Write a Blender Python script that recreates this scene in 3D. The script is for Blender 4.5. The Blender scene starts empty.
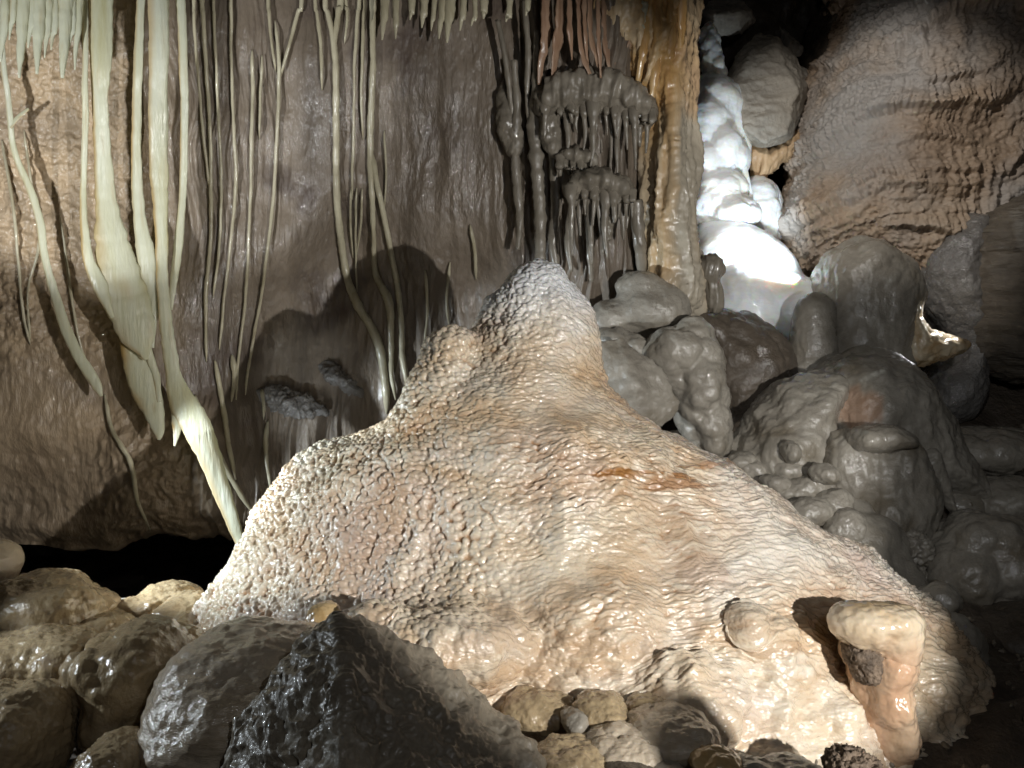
import bpy, bmesh, math, random
import numpy as np
from mathutils import Vector, Matrix

random.seed(7)
rng = np.random.RandomState(11)
F32 = np.float32
scene = bpy.context.scene
col = scene.collection
R = math.radians

# ------------------------------------------------------------------ camera
FPX = 924.0
PITCH = R(7.0)
CAM_Z = 1.25
FW = np.array([0, math.cos(PITCH), -math.sin(PITCH)])
UP = np.array([0, math.sin(PITCH), math.cos(PITCH)])
RT = np.array([1.0, 0, 0])
CAMP = np.array([0, 0, CAM_Z])


def cam2world(c):
    c = np.asarray(c, dtype=np.float64)
    return CAMP + c[..., 0:1] * RT + c[..., 1:2] * UP + c[..., 2:3] * FW


def cc(px, py, d):
    """picture position and distance -> (right, up, forward) metres"""
    return np.array([(px - 512.0) / FPX * d, (384.0 - py) / FPX * d, d])


# ------------------------------------------------------------------ noise
_perm = rng.permutation(256).astype(np.int32)
_perm = np.concatenate([_perm, _perm, _perm])
_g = rng.normal(size=(256, 3))
_g = (_g / np.linalg.norm(_g, axis=1, keepdims=True)).astype(F32)
_rnd = rng.rand(256, 3).astype(F32)


def _hash(i, j, k):
    return _perm[_perm[_perm[i & 255] + (j & 255)] + (k & 255)]


def pn(p):
    p = np.asarray(p, dtype=F32)
    pi = np.floor(p).astype(np.int32)
    f = p - pi
    u = f * f * f * (f * (f * 6 - 15) + 10)
    x, y, z = pi[:, 0], pi[:, 1], pi[:, 2]

    def gr(a, b, c):
        g = _g[_hash(x + a, y + b, z + c)]
        return g[:, 0] * (f[:, 0] - a) + g[:, 1] * (f[:, 1] - b) + g[:, 2] * (f[:, 2] - c)

    def lp(a, b, t):
        return a + t * (b - a)
    x00 = lp(gr(0, 0, 0), gr(1, 0, 0), u[:, 0])
    x10 = lp(gr(0, 1, 0), gr(1, 1, 0), u[:, 0])
    x01 = lp(gr(0, 0, 1), gr(1, 0, 1), u[:, 0])
    x11 = lp(gr(0, 1, 1), gr(1, 1, 1), u[:, 0])
    return 1.6 * lp(lp(x00, x10, u[:, 1]), lp(x01, x11, u[:, 1]), u[:, 2])


def fbm(p, o=4, gain=0.5, lac=2.03):
    a, s, out = 1.0, np.asarray(p, dtype=F32), 0
    for i in range(o):
        out = out + a * pn(s + 17.3 * i)
        a *= gain
        s = s * lac
    return out


def ridged(p, o=4, gain=0.5):
    a, s, out = 1.0, np.asarray(p, dtype=F32), 0
    for i in range(o):
        out = out + a * (1 - 2 * np.abs(pn(s + 9.1 * i)))
        a *= gain
        s = s * 2.03
    return out


def worley(p):
    """distance to the nearest and second nearest feature point"""
    p = np.asarray(p, dtype=F32)
    pi = np.floor(p).astype(np.int32)
    f1 = np.full(len(p), 9.0, F32)
    f2 = np.full(len(p), 9.0, F32)
    for a in (-1, 0, 1):
        for b in (-1, 0, 1):
            for c in (-1, 0, 1):
                q = pi + np.array([a, b, c], np.int32)
                d = q + _rnd[_hash(q[:, 0], q[:, 1], q[:, 2])] - p
                d = np.sqrt((d * d).sum(1))
                f2 = np.minimum(f2, np.maximum(f1, d))
                f1 = np.minimum(f1, d)
    return f1, f2


def sstep(a, b, x):
    t = np.clip((x - a) / (b - a), 0, 1)
    return t * t * (3 - 2 * t)


def S(p, sx, sy=None, sz=None):
    sy = sx if sy is None else sy
    sz = sx if sz is None else sz
    return p * np.array([sx, sy, sz], F32)


# ------------------------------------------------------------------ meshes
def surface_nets(vol, org, h):
    nx, ny, nz = vol.shape
    ins = vol < 0
    cnt = np.zeros((nx - 1, ny - 1, nz - 1), np.int8)
    offs = [(a, b, c) for a in (0, 1) for b in (0, 1) for c in (0, 1)]
    for a, b, c in offs:
        cnt += ins[a:nx - 1 + a, b:ny - 1 + b, c:nz - 1 + c]
    act = np.argwhere((cnt > 0) & (cnt < 8))
    idx = np.full((nx - 1, ny - 1, nz - 1), -1, np.int32)
    idx[act[:, 0], act[:, 1], act[:, 2]] = np.arange(len(act))
    acc = np.zeros((len(act), 3))
    n = np.zeros(len(act))
    for ax in range(3):
        o = [k for k in range(3) if k != ax]
        for s in (0, 1):
            for t in (0, 1):
                a0 = act.copy(); a0[:, o[0]] += s; a0[:, o[1]] += t
                a1 = a0.copy(); a1[:, ax] += 1
                v0 = vol[a0[:, 0], a0[:, 1], a0[:, 2]]; v1 = vol[a1[:, 0], a1[:, 1], a1[:, 2]]
                m = (v0 < 0) != (v1 < 0)
                tt = np.where(m, v0 / np.where(m, v0 - v1, 1), 0)
                pt = a0.astype(np.float64); pt[:, ax] += tt
                acc[m] += pt[m]; n[m] += 1
    v = acc / n[:, None] * h + org
    faces = []
    for ax in range(3):
        sl0 = [slice(None)] * 3; sl1 = [slice(None)] * 3
        sl0[ax] = slice(0, -1); sl1[ax] = slice(1, None)
        e = np.argwhere(ins[tuple(sl0)] != ins[tuple(sl1)])
        o1, o2 = (ax + 1) % 3, (ax + 2) % 3
        dims = idx.shape
        ok = (e[:, o1] > 0) & (e[:, o2] > 0) & (e[:, o1] < dims[o1]) & (e[:, o2] < dims[o2])
        e = e[ok]
        fl = ins[tuple(sl0)][e[:, 0], e[:, 1], e[:, 2]]
        q = []
        for (s, t) in ((1, 1), (0, 1), (0, 0), (1, 0)):
            c = e.copy(); c[:, o1] -= s; c[:, o2] -= t
            q.append(idx[c[:, 0], c[:, 1], c[:, 2]])
        q = np.stack(q, 1)
        q[~fl] = q[~fl][:, ::-1]
        faces.append(q)
    return v, np.concatenate(faces)


def vnormals(v, f):
    n = np.cross(v[f[:, 2]] - v[f[:, 0]], v[f[:, 3]] - v[f[:, 1]])
    out = np.zeros_like(v)
    for k in range(f.shape[1]):
        for a in range(3):
            out[:, a] += np.bincount(f[:, k], n[:, a], len(v))
    return out / np.maximum(np.linalg.norm(out, axis=1, keepdims=True), 1e-9)


def relax(v, f, it=1, w=0.5):
    for _ in range(it):
        acc = np.zeros_like(v); n = np.zeros(len(v))
        for k in range(4):
            a, b = f[:, k], f[:, (k + 1) % 4]
            n += np.bincount(a, minlength=len(v)) + np.bincount(b, minlength=len(v))
            for x in range(3):
                acc[:, x] += np.bincount(a, v[b, x], len(v)) + np.bincount(b, v[a, x], len(v))
        v = v * (1 - w) + w * acc / np.maximum(n, 1)[:, None]
    return v


def raw_mesh(name, v, f, smooth=True):
    me = bpy.data.meshes.new(name)
    k = f.shape[1]
    me.vertices.add(len(v)); me.vertices.foreach_set('co', np.asarray(v, F32).ravel())
    me.loops.add(f.size); me.loops.foreach_set('vertex_index', f.astype(np.int32).ravel())
    me.polygons.add(len(f))
    me.polygons.foreach_set('loop_start', np.arange(0, f.size, k, dtype=np.int32))
    me.polygons.foreach_set('loop_total', np.full(len(f), k, np.int32))
    me.update(calc_edges=True)
    if smooth:
        me.polygons.foreach_set('use_smooth', np.ones(len(f), bool))
    return me


def subdivide(v, f):
    """one level of subdivision through a modifier, read back as arrays"""
    me = raw_mesh('tmp', v, f)
    ob = bpy.data.objects.new('tmp', me); col.objects.link(ob)
    m = ob.modifiers.new('s', 'SUBSURF'); m.levels = 1
    dg = bpy.context.evaluated_depsgraph_get()
    e = ob.evaluated_get(dg).to_mesh()
    vv = np.empty(len(e.vertices) * 3, F32); e.vertices.foreach_get('co', vv)
    ff = np.empty(len(e.loops), np.int32); e.loops.foreach_get('vertex_index', ff)
    ob.evaluated_get(dg).to_mesh_clear()
    bpy.data.objects.remove(ob); bpy.data.meshes.remove(me)
    return vv.reshape(-1, 3).astype(np.float64), ff.reshape(-1, 4)


def link(name, vcam, f, mat, label=None, cat=None, group=None, kind=None, parent=None, attrs=None, facing=None):
    """vcam in camera axes (right, up, forward); the object's origin is its base centre"""
    w = cam2world(vcam)
    lo, hi = w.min(0), w.max(0)
    org = np.array([(lo[0] + hi[0]) / 2, (lo[1] + hi[1]) / 2, lo[2]])
    a, b, c, d = (w[f[:, k]] - org for k in range(4))
    if facing:                           # an open sheet looks at the chamber
        flip = (np.cross(c - a, d - b) * (np.array(facing) - org - a)).sum() < 0
    else:
        flip = (a * (np.cross(b, c) + np.cross(c, d))).sum() < 0
    if flip:
        f = f[:, ::-1]
    me = raw_mesh(name, w - org, f)
    for k, a in (attrs or {}).items():
        at = me.attributes.new(k, 'FLOAT', 'POINT'); at.data.foreach_set('value', np.asarray(a, F32))
    me.materials.append(mat)
    o = bpy.data.objects.new(name, me); col.objects.link(o)
    if parent is not None:
        o.parent = parent
        o.location = Vector(org) - parent.location
    else:
        o.location = org
    tag(o, label, cat, group, kind)
    return o


def tag(o, label=None, cat=None, group=None, kind=None):
    for k, x in (('label', label), ('category', cat), ('group', group), ('kind', kind)):
        if x:
            o[k] = x


# ------------------------------------------------------------------ solids
def poly_dist(pts, U, V):
    """signed distance (positive inside) to a polygon"""
    d = np.full(U.shape, 1e9); ins = np.zeros(U.shape, bool)
    n = len(pts)
    for i in range(n):
        ax, ay = pts[i]; bx, by = pts[(i + 1) % n]
        ex, ey = bx - ax, by - ay
        t = np.clip(((U - ax) * ex + (V - ay) * ey) / (ex * ex + ey * ey + 1e-12), 0, 1)
        d = np.minimum(d, (U - ax - t * ex) ** 2 + (V - ay - t * ey) ** 2)
        c = ((ay > V) != (by > V)) & (U < (bx - ax) * (V - ay) / (by - ay + 1e-12) + ax)
        ins ^= c
    d = np.sqrt(d)
    return np.where(ins, d, -d)


def spline(P, n):
    """Catmull-Rom through rows of P, n samples evenly by length"""
    P = np.asarray(P, float)
    if len(P) < 3:
        t = np.linspace(0, 1, n)[:, None]
        return P[0] * (1 - t) + P[-1] * t
    Q = np.vstack([2 * P[0] - P[1], P, 2 * P[-1] - P[-2]])
    out = []
    for i in range(len(P) - 1):
        a, b, c, d = Q[i], Q[i + 1], Q[i + 2], Q[i + 3]
        for t in np.linspace(0, 1, 24, endpoint=False):
            out.append(0.5 * ((2 * b) + (-a + c) * t + (2 * a - 5 * b + 4 * c - d) * t * t + (-a + 3 * b - 3 * c + d) * t ** 3))
    out.append(P[-1])
    out = np.array(out)
    s = np.concatenate([[0], np.cumsum(np.linalg.norm(np.diff(out[:, :2], axis=0), axis=1))])
    u = np.linspace(0, s[-1], n)
    return np.stack([np.interp(u, s, out[:, k]) for k in range(out.shape[1])], 1)


def closed_spline(pts, n=90):
    P = np.asarray(pts, float); m = len(P); out = []
    k = max(4, n // m)
    for i in range(m):
        a, b, c, d = P[i - 1], P[i], P[(i + 1) % m], P[(i + 2) % m]
        for t in np.linspace(0, 1, k, endpoint=False):
            out.append(0.5 * ((2 * b) + (-a + c) * t + (2 * a - 5 * b + 4 * c - d) * t * t + (-a + 3 * b - 3 * c + d) * t ** 3))
    return np.array(out)


class Solid:
    """a smooth union of rounded pieces, meshed once"""

    def __init__(self, D, k=0.02):
        self.D, self.k, self.p = D, k, []
        self.lo = np.full(3, 1e9); self.hi = np.full(3, -1e9)

    def grow(self, lo, hi):
        self.lo = np.minimum(self.lo, lo); self.hi = np.maximum(self.hi, hi)

    def ell(self, px, py, rx, ry, rz=None, dz=0.0, rot=0.0):
        d = self.D + dz
        c = cc(px, py, d); a = rx / FPX * d; b = ry / FPX * d
        r = rz if rz else (a + b) / 2
        m = max(a, b)
        self.grow(c - [m, m, r], c + [m, m, r])
        ca, sa = math.cos(R(rot)), math.sin(R(rot))

        def f(X, Y, Z):
            x, y = X - c[0], Y - c[1]
            u = (x * ca + y * sa) / a; v = (-x * sa + y * ca) / b; w = (Z - c[2]) / r
            q = np.sqrt(u * u + v * v + w * w)
            return (q - 1) * min(a, b, r)
        self.p.append(f); return self

    def poly(self, pts, T=0.1, Rr=None, dz=0.0, power=0.5, smooth=True, tilt=0.0):
        d = self.D + dz
        P = np.array([cc(x, y, d)[:2] for x, y in pts])
        if smooth:
            P = closed_spline(P)
        lo2, hi2 = P.min(0), P.max(0)
        self.grow(np.array([*lo2, d - T - abs(tilt) * (hi2[1] - lo2[1]) / 2]), np.array([*hi2, d + T + abs(tilt) * (hi2[1] - lo2[1]) / 2]))
        ym = (lo2[1] + hi2[1]) / 2

        def f(X, Y, Z):
            s = poly_dist(P, X[:, :, 0], Y[:, :, 0])
            rr = Rr or max(s.max(), 0.01)
            q = np.clip(s / rr, 0, 1)
            t = T * (1 - (1 - q) ** 2) ** power
            zc = d + tilt * (Y - ym)
            # inside the outline: slab distance, outside: plain distance
            g = (np.abs(Z - zc) - t[:, :, None]) * 0.7
            return np.where(s[:, :, None] > 0, g, np.sqrt(np.maximum(g, 0) ** 2 + s[:, :, None] ** 2) + 1e-4)
        self.p.append(f); return self

    def cone(self, a, b, r1, r2):
        """a, b = (px, py, dz); radii in picture px at that distance"""
        A = cc(a[0], a[1], self.D + a[2]); B = cc(b[0], b[1], self.D + b[2])
        r1 = r1 / FPX * self.D; r2 = r2 / FPX * self.D
        m = max(r1, r2)
        self.grow(np.minimum(A, B) - m, np.maximum(A, B) + m)
        e = B - A; L = e @ e

        def f(X, Y, Z):
            t = np.clip(((X - A[0]) * e[0] + (Y - A[1]) * e[1] + (Z - A[2]) * e[2]) / L, 0, 1)
            return np.sqrt((X - A[0] - t * e[0]) ** 2 + (Y - A[1] - t * e[1]) ** 2 + (Z - A[2] - t * e[2]) ** 2) - (r1 + (r2 - r1) * t)
        self.p.append(f); return self

    def hull(self, pts, rnd=0.01):
        """angular block: corners as (px, py, dz)"""
        P = np.array([cc(x, y, self.D + z) for x, y, z in pts])
        self.grow(P.min(0), P.max(0))
        bm = bmesh.new()
        for q in P:
            bm.verts.new(q)
        bmesh.ops.convex_hull(bm, input=bm.verts)
        bm.normal_update()
        c = P.mean(0); pl = []
        for fc in bm.faces:
            n = np.array(fc.normal); o = np.array(fc.verts[0].co)
            if np.linalg.norm(n) < .5:
                continue
            if n @ (o - c) < 0:
                n = -n
            pl.append((n, n @ o))
        bm.free()

        def f(X, Y, Z):
            m = None
            k = 1.0 / max(rnd, 1e-3)
            for n, o in pl:
                q = n[0] * X + n[1] * Y + n[2] * Z - o
                m = q if m is None else np.maximum(m, q)
            return m
        self.p.append(f); return self

    def field(self, fn, lo, hi):
        self.grow(np.array(lo), np.array(hi)); self.p.append(fn); return self

    def mesh(self, cell=2.0, sub=False, sm=1):
        h = cell / FPX * self.D
        pad = 4 * h + self.k
        lo = self.lo - pad; hi = self.hi + pad
        n = np.ceil((hi - lo) / h).astype(int) + 1
        X = (lo[0] + h * np.arange(n[0])).astype(F32)[:, None, None] * np.ones((1, n[1], n[2]), F32)
        Y = (lo[1] + h * np.arange(n[1])).astype(F32)[None, :, None] * np.ones((n[0], 1, n[2]), F32)
        Z = (lo[2] + h * np.arange(n[2])).astype(F32)[None, None, :] * np.ones((n[0], n[1], 1), F32)
        vol = None
        for f in self.p:
            g = f(X, Y, Z).astype(F32)
            if vol is None:
                vol = g
            else:
                q = np.clip(0.5 + 0.5 * (vol - g) / self.k, 0, 1)
                vol = vol * (1 - q) + g * q - self.k * q * (1 - q)
        v, fa = surface_nets(vol, lo, h)
        v = relax(v, fa, sm)
        if sub:
            v, fa = subdivide(v, fa)
        return v, fa


def disp(v, f, fn):
    n = vnormals(v, f)
    # camera axes are left-handed, so make sure normals leave the body
    c = v.mean(0)
    if ((v - c) * n).sum() < 0:
        n = -n
    a = fn(v.astype(F32), n)
    return v + n * np.asarray(a)[:, None]


# surface reliefs (metres along the normal)
def d_smooth(a=0.012, s=7, fine=0.0016):
    return lambda p, n: a * fbm(S(p, s), 3) + a * 0.28 * fbm(S(p, s * 3.1), 3) + fine * 1.6 * fbm(S(p, 62), 3, 0.6)


def d_rough(a=0.02, s=7, fine=0.006):
    return lambda p, n: a * fbm(S(p, s), 5, 0.55) + fine * ridged(S(p, 38), 3)


def d_lumpy(a=0.02, s=12, fine=0.0015):
    def f(p, n):
        f1, f2 = worley(S(p, s) + 0.25 * np.stack([pn(S(p, s * .7)), pn(S(p, s * .7) + 5), pn(S(p, s * .7) + 9)], 1))
        return a * (0.8 - f1 ** 2 * 1.4) + a * 0.35 * fbm(S(p, s * 1.4), 3) + fine * 1.6 * fbm(S(p, 60), 3, 0.6)
    return f


def d_ribs(a=0.014, sx=26, sy=3.0, fine=0.003):
    def f(p, n):
        w = p + 0.03 * np.stack([pn(S(p, 5)), pn(S(p, 5) + 3), pn(S(p, 5) + 8)], 1)
        return a * (1 - 2.2 * np.abs(pn(S(w, sx, sy, sx * .5)))) + a * .5 * pn(S(w, sx * 2.1, sy * 1.5, sx)) + fine * fbm(S(p, 45, 20, 45), 3)
    return f


def solid(name, so, mat, rel, label=None, cat=None, group=None, cell=2.0, sub=False, sm=1, parent=None, attr=None):
    v, f = so.mesh(cell, sub, sm)
    if rel:
        v = disp(v, f, rel)
    at = attr(v) if attr else None
    return link(name, v, f, mat, label, cat, group, parent=parent, attrs=at)


def sweep(name, ctrl, mat, thick=0.5, n=None, sides=12, rough=0.06, label=None, cat=None, group=None,
          parent=None, seed=0, twist=0.0, ret=False):
    """a hanging ribbon or rod: ctrl rows are (px, py, distance, width px); thick = depth / width"""
    C = np.array([[*cc(x, y, d), w / FPX * d] for x, y, d, w in ctrl])
    ln = np.linalg.norm(np.diff(C[:, :2], axis=0), axis=1).sum()
    n = n or int(max(24, min(170, ln / 0.012)))
    P = spline(C, n)
    T = np.gradient(P[:, :3], axis=0)
    T /= np.linalg.norm(T, axis=1, keepdims=True)
    side = np.cross(T, np.array([0, 0, 1.0]))
    side /= np.maximum(np.linalg.norm(side, axis=1, keepdims=True), 1e-6)
    bn = np.cross(T, side)
    ph = np.linspace(0, 2 * math.pi, sides, endpoint=False)
    s = np.linspace(0, ln, n)
    # narrow beads and ragged edges along the length
    q = np.stack([s * 22, np.full(n, seed * 3.7), np.zeros(n)], 1)
    k = 1 + rough * 1.4 * fbm(q, 3) + rough * pn(q * 0.25 + 40)
    tw = twist + 0.35 * pn(np.stack([s * 3, np.full(n, seed * 1.9 + 5), np.zeros(n)], 1))
    off = 0.0028 * pn(np.stack([s * 9, np.full(n, seed * 5.1 + 50), np.zeros(n)], 1)) + 0.0045 * pn(np.stack([s * 3.1, np.full(n, seed * 2.1 + 80), np.zeros(n)], 1))
    wid = np.maximum(P[:, 3] * 0.5 * k, 0.0006)
    th = np.minimum(wid * thick, 0.03)
    c, sn = np.cos(ph)[None, :], np.sin(ph)[None, :]
    ed = 1 + rough * pn(np.stack([(s[:, None] * 30 + 0 * c).ravel(), (2 * c + 0 * s[:, None]).ravel() + seed, (2 * sn + 0 * s[:, None]).ravel()], 1)).reshape(n, sides)
    a = wid[:, None] * c * ed; b = th[:, None] * sn * ed
    ct, st = np.cos(tw)[:, None], np.sin(tw)[:, None]
    u = a * ct - b * st; w = a * st + b * ct
    V = P[:, None, :3] + (u + off[:, None])[..., None] * side[:, None, :] + w[..., None] * bn[:, None, :]
    V = V.reshape(-1, 3)
    i = np.arange(n - 1)[:, None] * sides; j = np.arange(sides)[None, :]; j2 = (j + 1) % sides
    f = np.stack([i + j, i + j2, i + sides + j2, i + sides + j], -1).reshape(-1, 4)
    # close both ends
    caps = []
    for r0 in (0, (n - 1) * sides):
        for t in range(0, sides // 2 - 1):
            qd = [r0 + t, r0 + t + 1, r0 + sides - 2 - t, r0 + sides - 1 - t]
            caps.append(qd if r0 else qd[::-1])
    f = np.concatenate([f, np.array(caps)])
    n_ = vnormals(V, f)
    if ((V - np.repeat(P[:, :3], sides, 0)) * n_).sum() < 0:
        f = f[:, ::-1]
    ac = np.repeat(np.cos(ph)[None, :], n, 0).ravel()
    al = np.repeat((s / ln)[:, None], sides, 1).ravel()
    if ret:
        return V, f, ac, al
    # faces outward in the left-handed frame are reversed by link(); undo that
    return link(name, V, f, mat, label, cat, group, parent=parent, attrs={'across': ac, 'along': al})


# ------------------------------------------------------------------ materials
def mat(name, stops, scale=4.0, stretch=(1, 1, 1), rough=(0.3, 0.6), bump=((60, 0.25, 0.01),), detail=8.0,
        sss=0.0, sssr=(0.02, 0.012, 0.006), coat=0.0, attr=None, attr_col=(0.2, 0.1, 0.04), attr2=None, attr2_col=None,
        spec=0.5, transl=0.0, distort=0.6, spots=None, beads=None):
    m = bpy.data.materials.new(name); m.use_nodes = True
    nt = m.node_tree; nt.nodes.clear()
    N = nt.nodes.new; L = nt.links.new
    out = N('ShaderNodeOutputMaterial'); b = N('ShaderNodeBsdfPrincipled')
    tc = N('ShaderNodeTexCoord'); mp = N('ShaderNodeMapping'); mp.inputs['Scale'].default_value = stretch
    L(tc.outputs['Object'], mp.inputs['Vector'])
    nz = N('ShaderNodeTexNoise'); nz.inputs['Scale'].default_value = scale; nz.inputs['Detail'].default_value = detail
    nz.inputs['Roughness'].default_value = 0.62; nz.inputs['Distortion'].default_value = distort
    L(mp.outputs[0], nz.inputs['Vector'])
    cr = N('ShaderNodeValToRGB')
    while len(cr.color_ramp.elements) < len(stops):
        cr.color_ramp.elements.new(0.5)
    for e, (p, c) in zip(cr.color_ramp.elements, stops):
        e.position = p; e.color = (*c, 1)
    L(nz.outputs['Fac'], cr.inputs[0])
    last = cr.outputs[0]

    def mix(fac, a, colr):
        mx = N('ShaderNodeMix'); mx.data_type = 'RGBA'
        L(fac, mx.inputs[0]); L(a, mx.inputs[6])
        mx.inputs[7].default_value = (*colr, 1)
        return mx.outputs[2]
    if spots:
        sc, lo, hi, colr = spots
        n3 = N('ShaderNodeTexNoise'); n3.inputs['Scale'].default_value = sc; n3.inputs['Detail'].default_value = 5
        L(tc.outputs['Object'], n3.inputs['Vector'])
        mr = N('ShaderNodeMapRange'); mr.inputs[1].default_value = lo; mr.inputs[2].default_value = hi
        L(n3.outputs['Fac'], mr.inputs[0]); last = mix(mr.outputs[0], last, colr)
    for an, ac in ((attr, attr_col), (attr2, attr2_col)):
        if an:
            at = N('ShaderNodeAttribute'); at.attribute_name = an
            last = mix(at.outputs['Fac'], last, ac)
    L(last, b.inputs['Base Color'])
    n2 = N('ShaderNodeTexNoise'); n2.inputs['Scale'].default_value = 9; n2.inputs['Detail'].default_value = 6
    L(tc.outputs['Object'], n2.inputs['Vector'])
    rr = N('ShaderNodeMapRange'); rr.inputs[1].default_value = 0.35; rr.inputs[2].default_value = 0.65
    rr.inputs[3].default_value = rough[0]; rr.inputs[4].default_value = rough[1]
    L(n2.outputs['Fac'], rr.inputs[0]); L(rr.outputs[0], b.inputs['Roughness'])
    prev = None
    for (sc, st, ds) in bump:
        nb = N('ShaderNodeTexNoise'); nb.inputs['Scale'].default_value = sc; nb.inputs['Detail'].default_value = 4
        L(mp.outputs[0], nb.inputs['Vector'])
        bp = N('ShaderNodeBump'); bp.inputs['Strength'].default_value = st; bp.inputs['Distance'].default_value = ds
        L(nb.outputs['Fac'], bp.inputs['Height'])
        if prev: L(prev, bp.inputs['Normal'])
        prev = bp.outputs[0]
    for (sc, ds, st) in (beads or []):
        # rounded grains: one small dome per cell
        mb = N('ShaderNodeMapping'); mb.inputs['Scale'].default_value = st
        L(tc.outputs['Object'], mb.inputs['Vector'])
        wz = N('ShaderNodeTexNoise'); wz.inputs['Scale'].default_value = sc * 0.35
        L(mb.outputs[0], wz.inputs['Vector'])
        ad = N('ShaderNodeVectorMath'); ad.operation = 'MULTIPLY_ADD'; ad.inputs[1].default_value = (0.9 / sc,) * 3
        L(wz.outputs['Color'], ad.inputs[0]); L(mb.outputs[0], ad.inputs[2])
        vo = N('ShaderNodeTexVoronoi'); vo.inputs['Scale'].default_value = sc
        L(ad.outputs[0], vo.inputs['Vector'])
        sq = N('ShaderNodeMath'); sq.operation = 'MULTIPLY'; L(vo.outputs['Distance'], sq.inputs[0]); L(vo.outputs['Distance'], sq.inputs[1])
        iv = N('ShaderNodeMath'); iv.operation = 'SUBTRACT'; iv.inputs[0].default_value = 1.0; L(sq.outputs[0], iv.inputs[1])
        bp = N('ShaderNodeBump'); bp.inputs['Strength'].default_value = 1.0; bp.inputs['Distance'].default_value = ds
        L(iv.outputs[0], bp.inputs['Height'])
        if prev: L(prev, bp.inputs['Normal'])
        prev = bp.outputs[0]
    if prev: L(prev, b.inputs['Normal'])
    b.inputs['Specular IOR Level'].default_value = spec
    if sss:
        b.inputs['Subsurface Weight'].default_value = sss
        b.inputs['Subsurface Radius'].default_value = (1, 0.6, 0.3)
        b.inputs['Subsurface Scale'].default_value = sssr[0]
    if coat:
        b.inputs['Coat Weight'].default_value = coat; b.inputs['Coat Roughness'].default_value = 0.06
        if prev: L(prev, b.inputs['Coat Normal'])
    sh = b.outputs[0]
    if transl:
        tr = N('ShaderNodeBsdfTranslucent'); L(last, tr.inputs[0])
        ms = N('ShaderNodeMixShader'); ms.inputs[0].default_value = transl
        L(b.outputs[0], ms.inputs[1]); L(tr.outputs[0], ms.inputs[2]); sh = ms.outputs[0]
    L(sh, out.inputs['Surface'])
    return m
# ================================================================== materials
M = {}
M['wall'] = mat('brown_wall_rock', [(0.3, (0.105, 0.083, 0.062)), (0.5, (0.178, 0.143, 0.108)), (0.66, (0.258, 0.21, 0.16))], 2.6, (1, 1, 0.25),
                (0.30, 0.60), ((28, 0.5, 0.02), (90, 0.5, 0.006), (230, 0.6, 0.003)), coat=0.35, attr='tan', attr_col=(0.50, 0.375, 0.24), spots=(3.0, 0.55, 0.68, (0.10, 0.075, 0.06)))
M['shell'] = mat('dark_chamber_rock', [(0.3, (0.05, 0.042, 0.035)), (0.7, (0.10, 0.085, 0.07))], 1.5, (1, 1, 1), (0.5, 0.8), ((20, 0.6, 0.03),))
M['floor'] = mat('muddy_floor', [(0.3, (0.07, 0.055, 0.042)), (0.7, (0.14, 0.112, 0.085))], 3.0, (1, 1, 1), (0.35, 0.7), ((30, 0.7, 0.02), (90, 0.5, 0.008)))
M['gravel'] = mat('muddy_gravel', [(0.35, (0.11, 0.09, 0.065)), (0.6, (0.24, 0.20, 0.15))], 9.0, (1, 1, 1), (0.25, 0.6), ((80, 0.5, 0.006),), coat=0.3)
M['mound'] = mat('cream_flowstone', [(0.28, (0.60, 0.41, 0.25)), (0.41, (0.70, 0.55, 0.38)), (0.54, (0.77, 0.67, 0.52)), (0.70, (0.82, 0.76, 0.66))], 3.0, (1, 1, 1.6),
                 (0.14, 0.30), ((150, 0.25, 0.004),), sss=0.10, sssr=(0.006,), attr='stain', attr_col=(0.36, 0.17, 0.055),
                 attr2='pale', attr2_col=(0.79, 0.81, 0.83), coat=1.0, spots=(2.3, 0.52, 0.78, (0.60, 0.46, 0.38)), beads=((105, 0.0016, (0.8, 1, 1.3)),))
M['drapery'] = mat('translucent_calcite', [(0.30, (0.56, 0.52, 0.28)), (0.45, (0.70, 0.70, 0.52)), (0.65, (0.78, 0.80, 0.68))], 7.0, (1, 1, 0.12),
                   (0.22, 0.45), ((70, 0.5, 0.008), (22, 0.5, 0.012)), transl=0.38, attr='band', attr_col=(0.50, 0.29, 0.06), distort=0.3)
M['straw'] = mat('dull_calcite', [(0.35, (0.34, 0.30, 0.20)), (0.6, (0.56, 0.52, 0.38))], 8.0, (1, 1, 0.3), (0.2, 0.5), ((90, 0.3, 0.005),), coat=0.3)
M['wetdrip'] = mat('grey_wet_dripstone', [(0.3, (0.14, 0.122, 0.095)), (0.6, (0.25, 0.22, 0.175)), (0.8, (0.34, 0.30, 0.24))], 7.0, (1, 1, 0.35), (0.22, 0.5),
                   ((45, 0.4, 0.01), (150, 0.35, 0.004)), coat=0.25)
M['orange'] = mat('orange_flowstone', [(0.3, (0.34, 0.15, 0.05)), (0.48, (0.56, 0.34, 0.13)), (0.62, (0.62, 0.47, 0.28)), (0.8, (0.66, 0.56, 0.42))], 5.0, (1, 1, 0.3),
                  (0.22, 0.5), ((50, 0.4, 0.01), (160, 0.3, 0.004)), attr='grey', attr_col=(0.40, 0.35, 0.27), coat=0.15)
M['orangeplain'] = mat('golden_flowstone', [(0.3, (0.38, 0.19, 0.06)), (0.5, (0.56, 0.36, 0.15)), (0.7, (0.64, 0.50, 0.30))], 9.0, (1, 1, 0.2), (0.22, 0.5), ((60, 0.4, 0.008),), coat=0.2)
M['red'] = mat('reddish_drapery', [(0.3, (0.20, 0.11, 0.065)), (0.5, (0.34, 0.22, 0.145)), (0.75, (0.46, 0.36, 0.26))], 9.0, (1, 1, 0.3), (0.3, 0.55), ((60, 0.4, 0.008),), coat=0.1)
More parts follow.
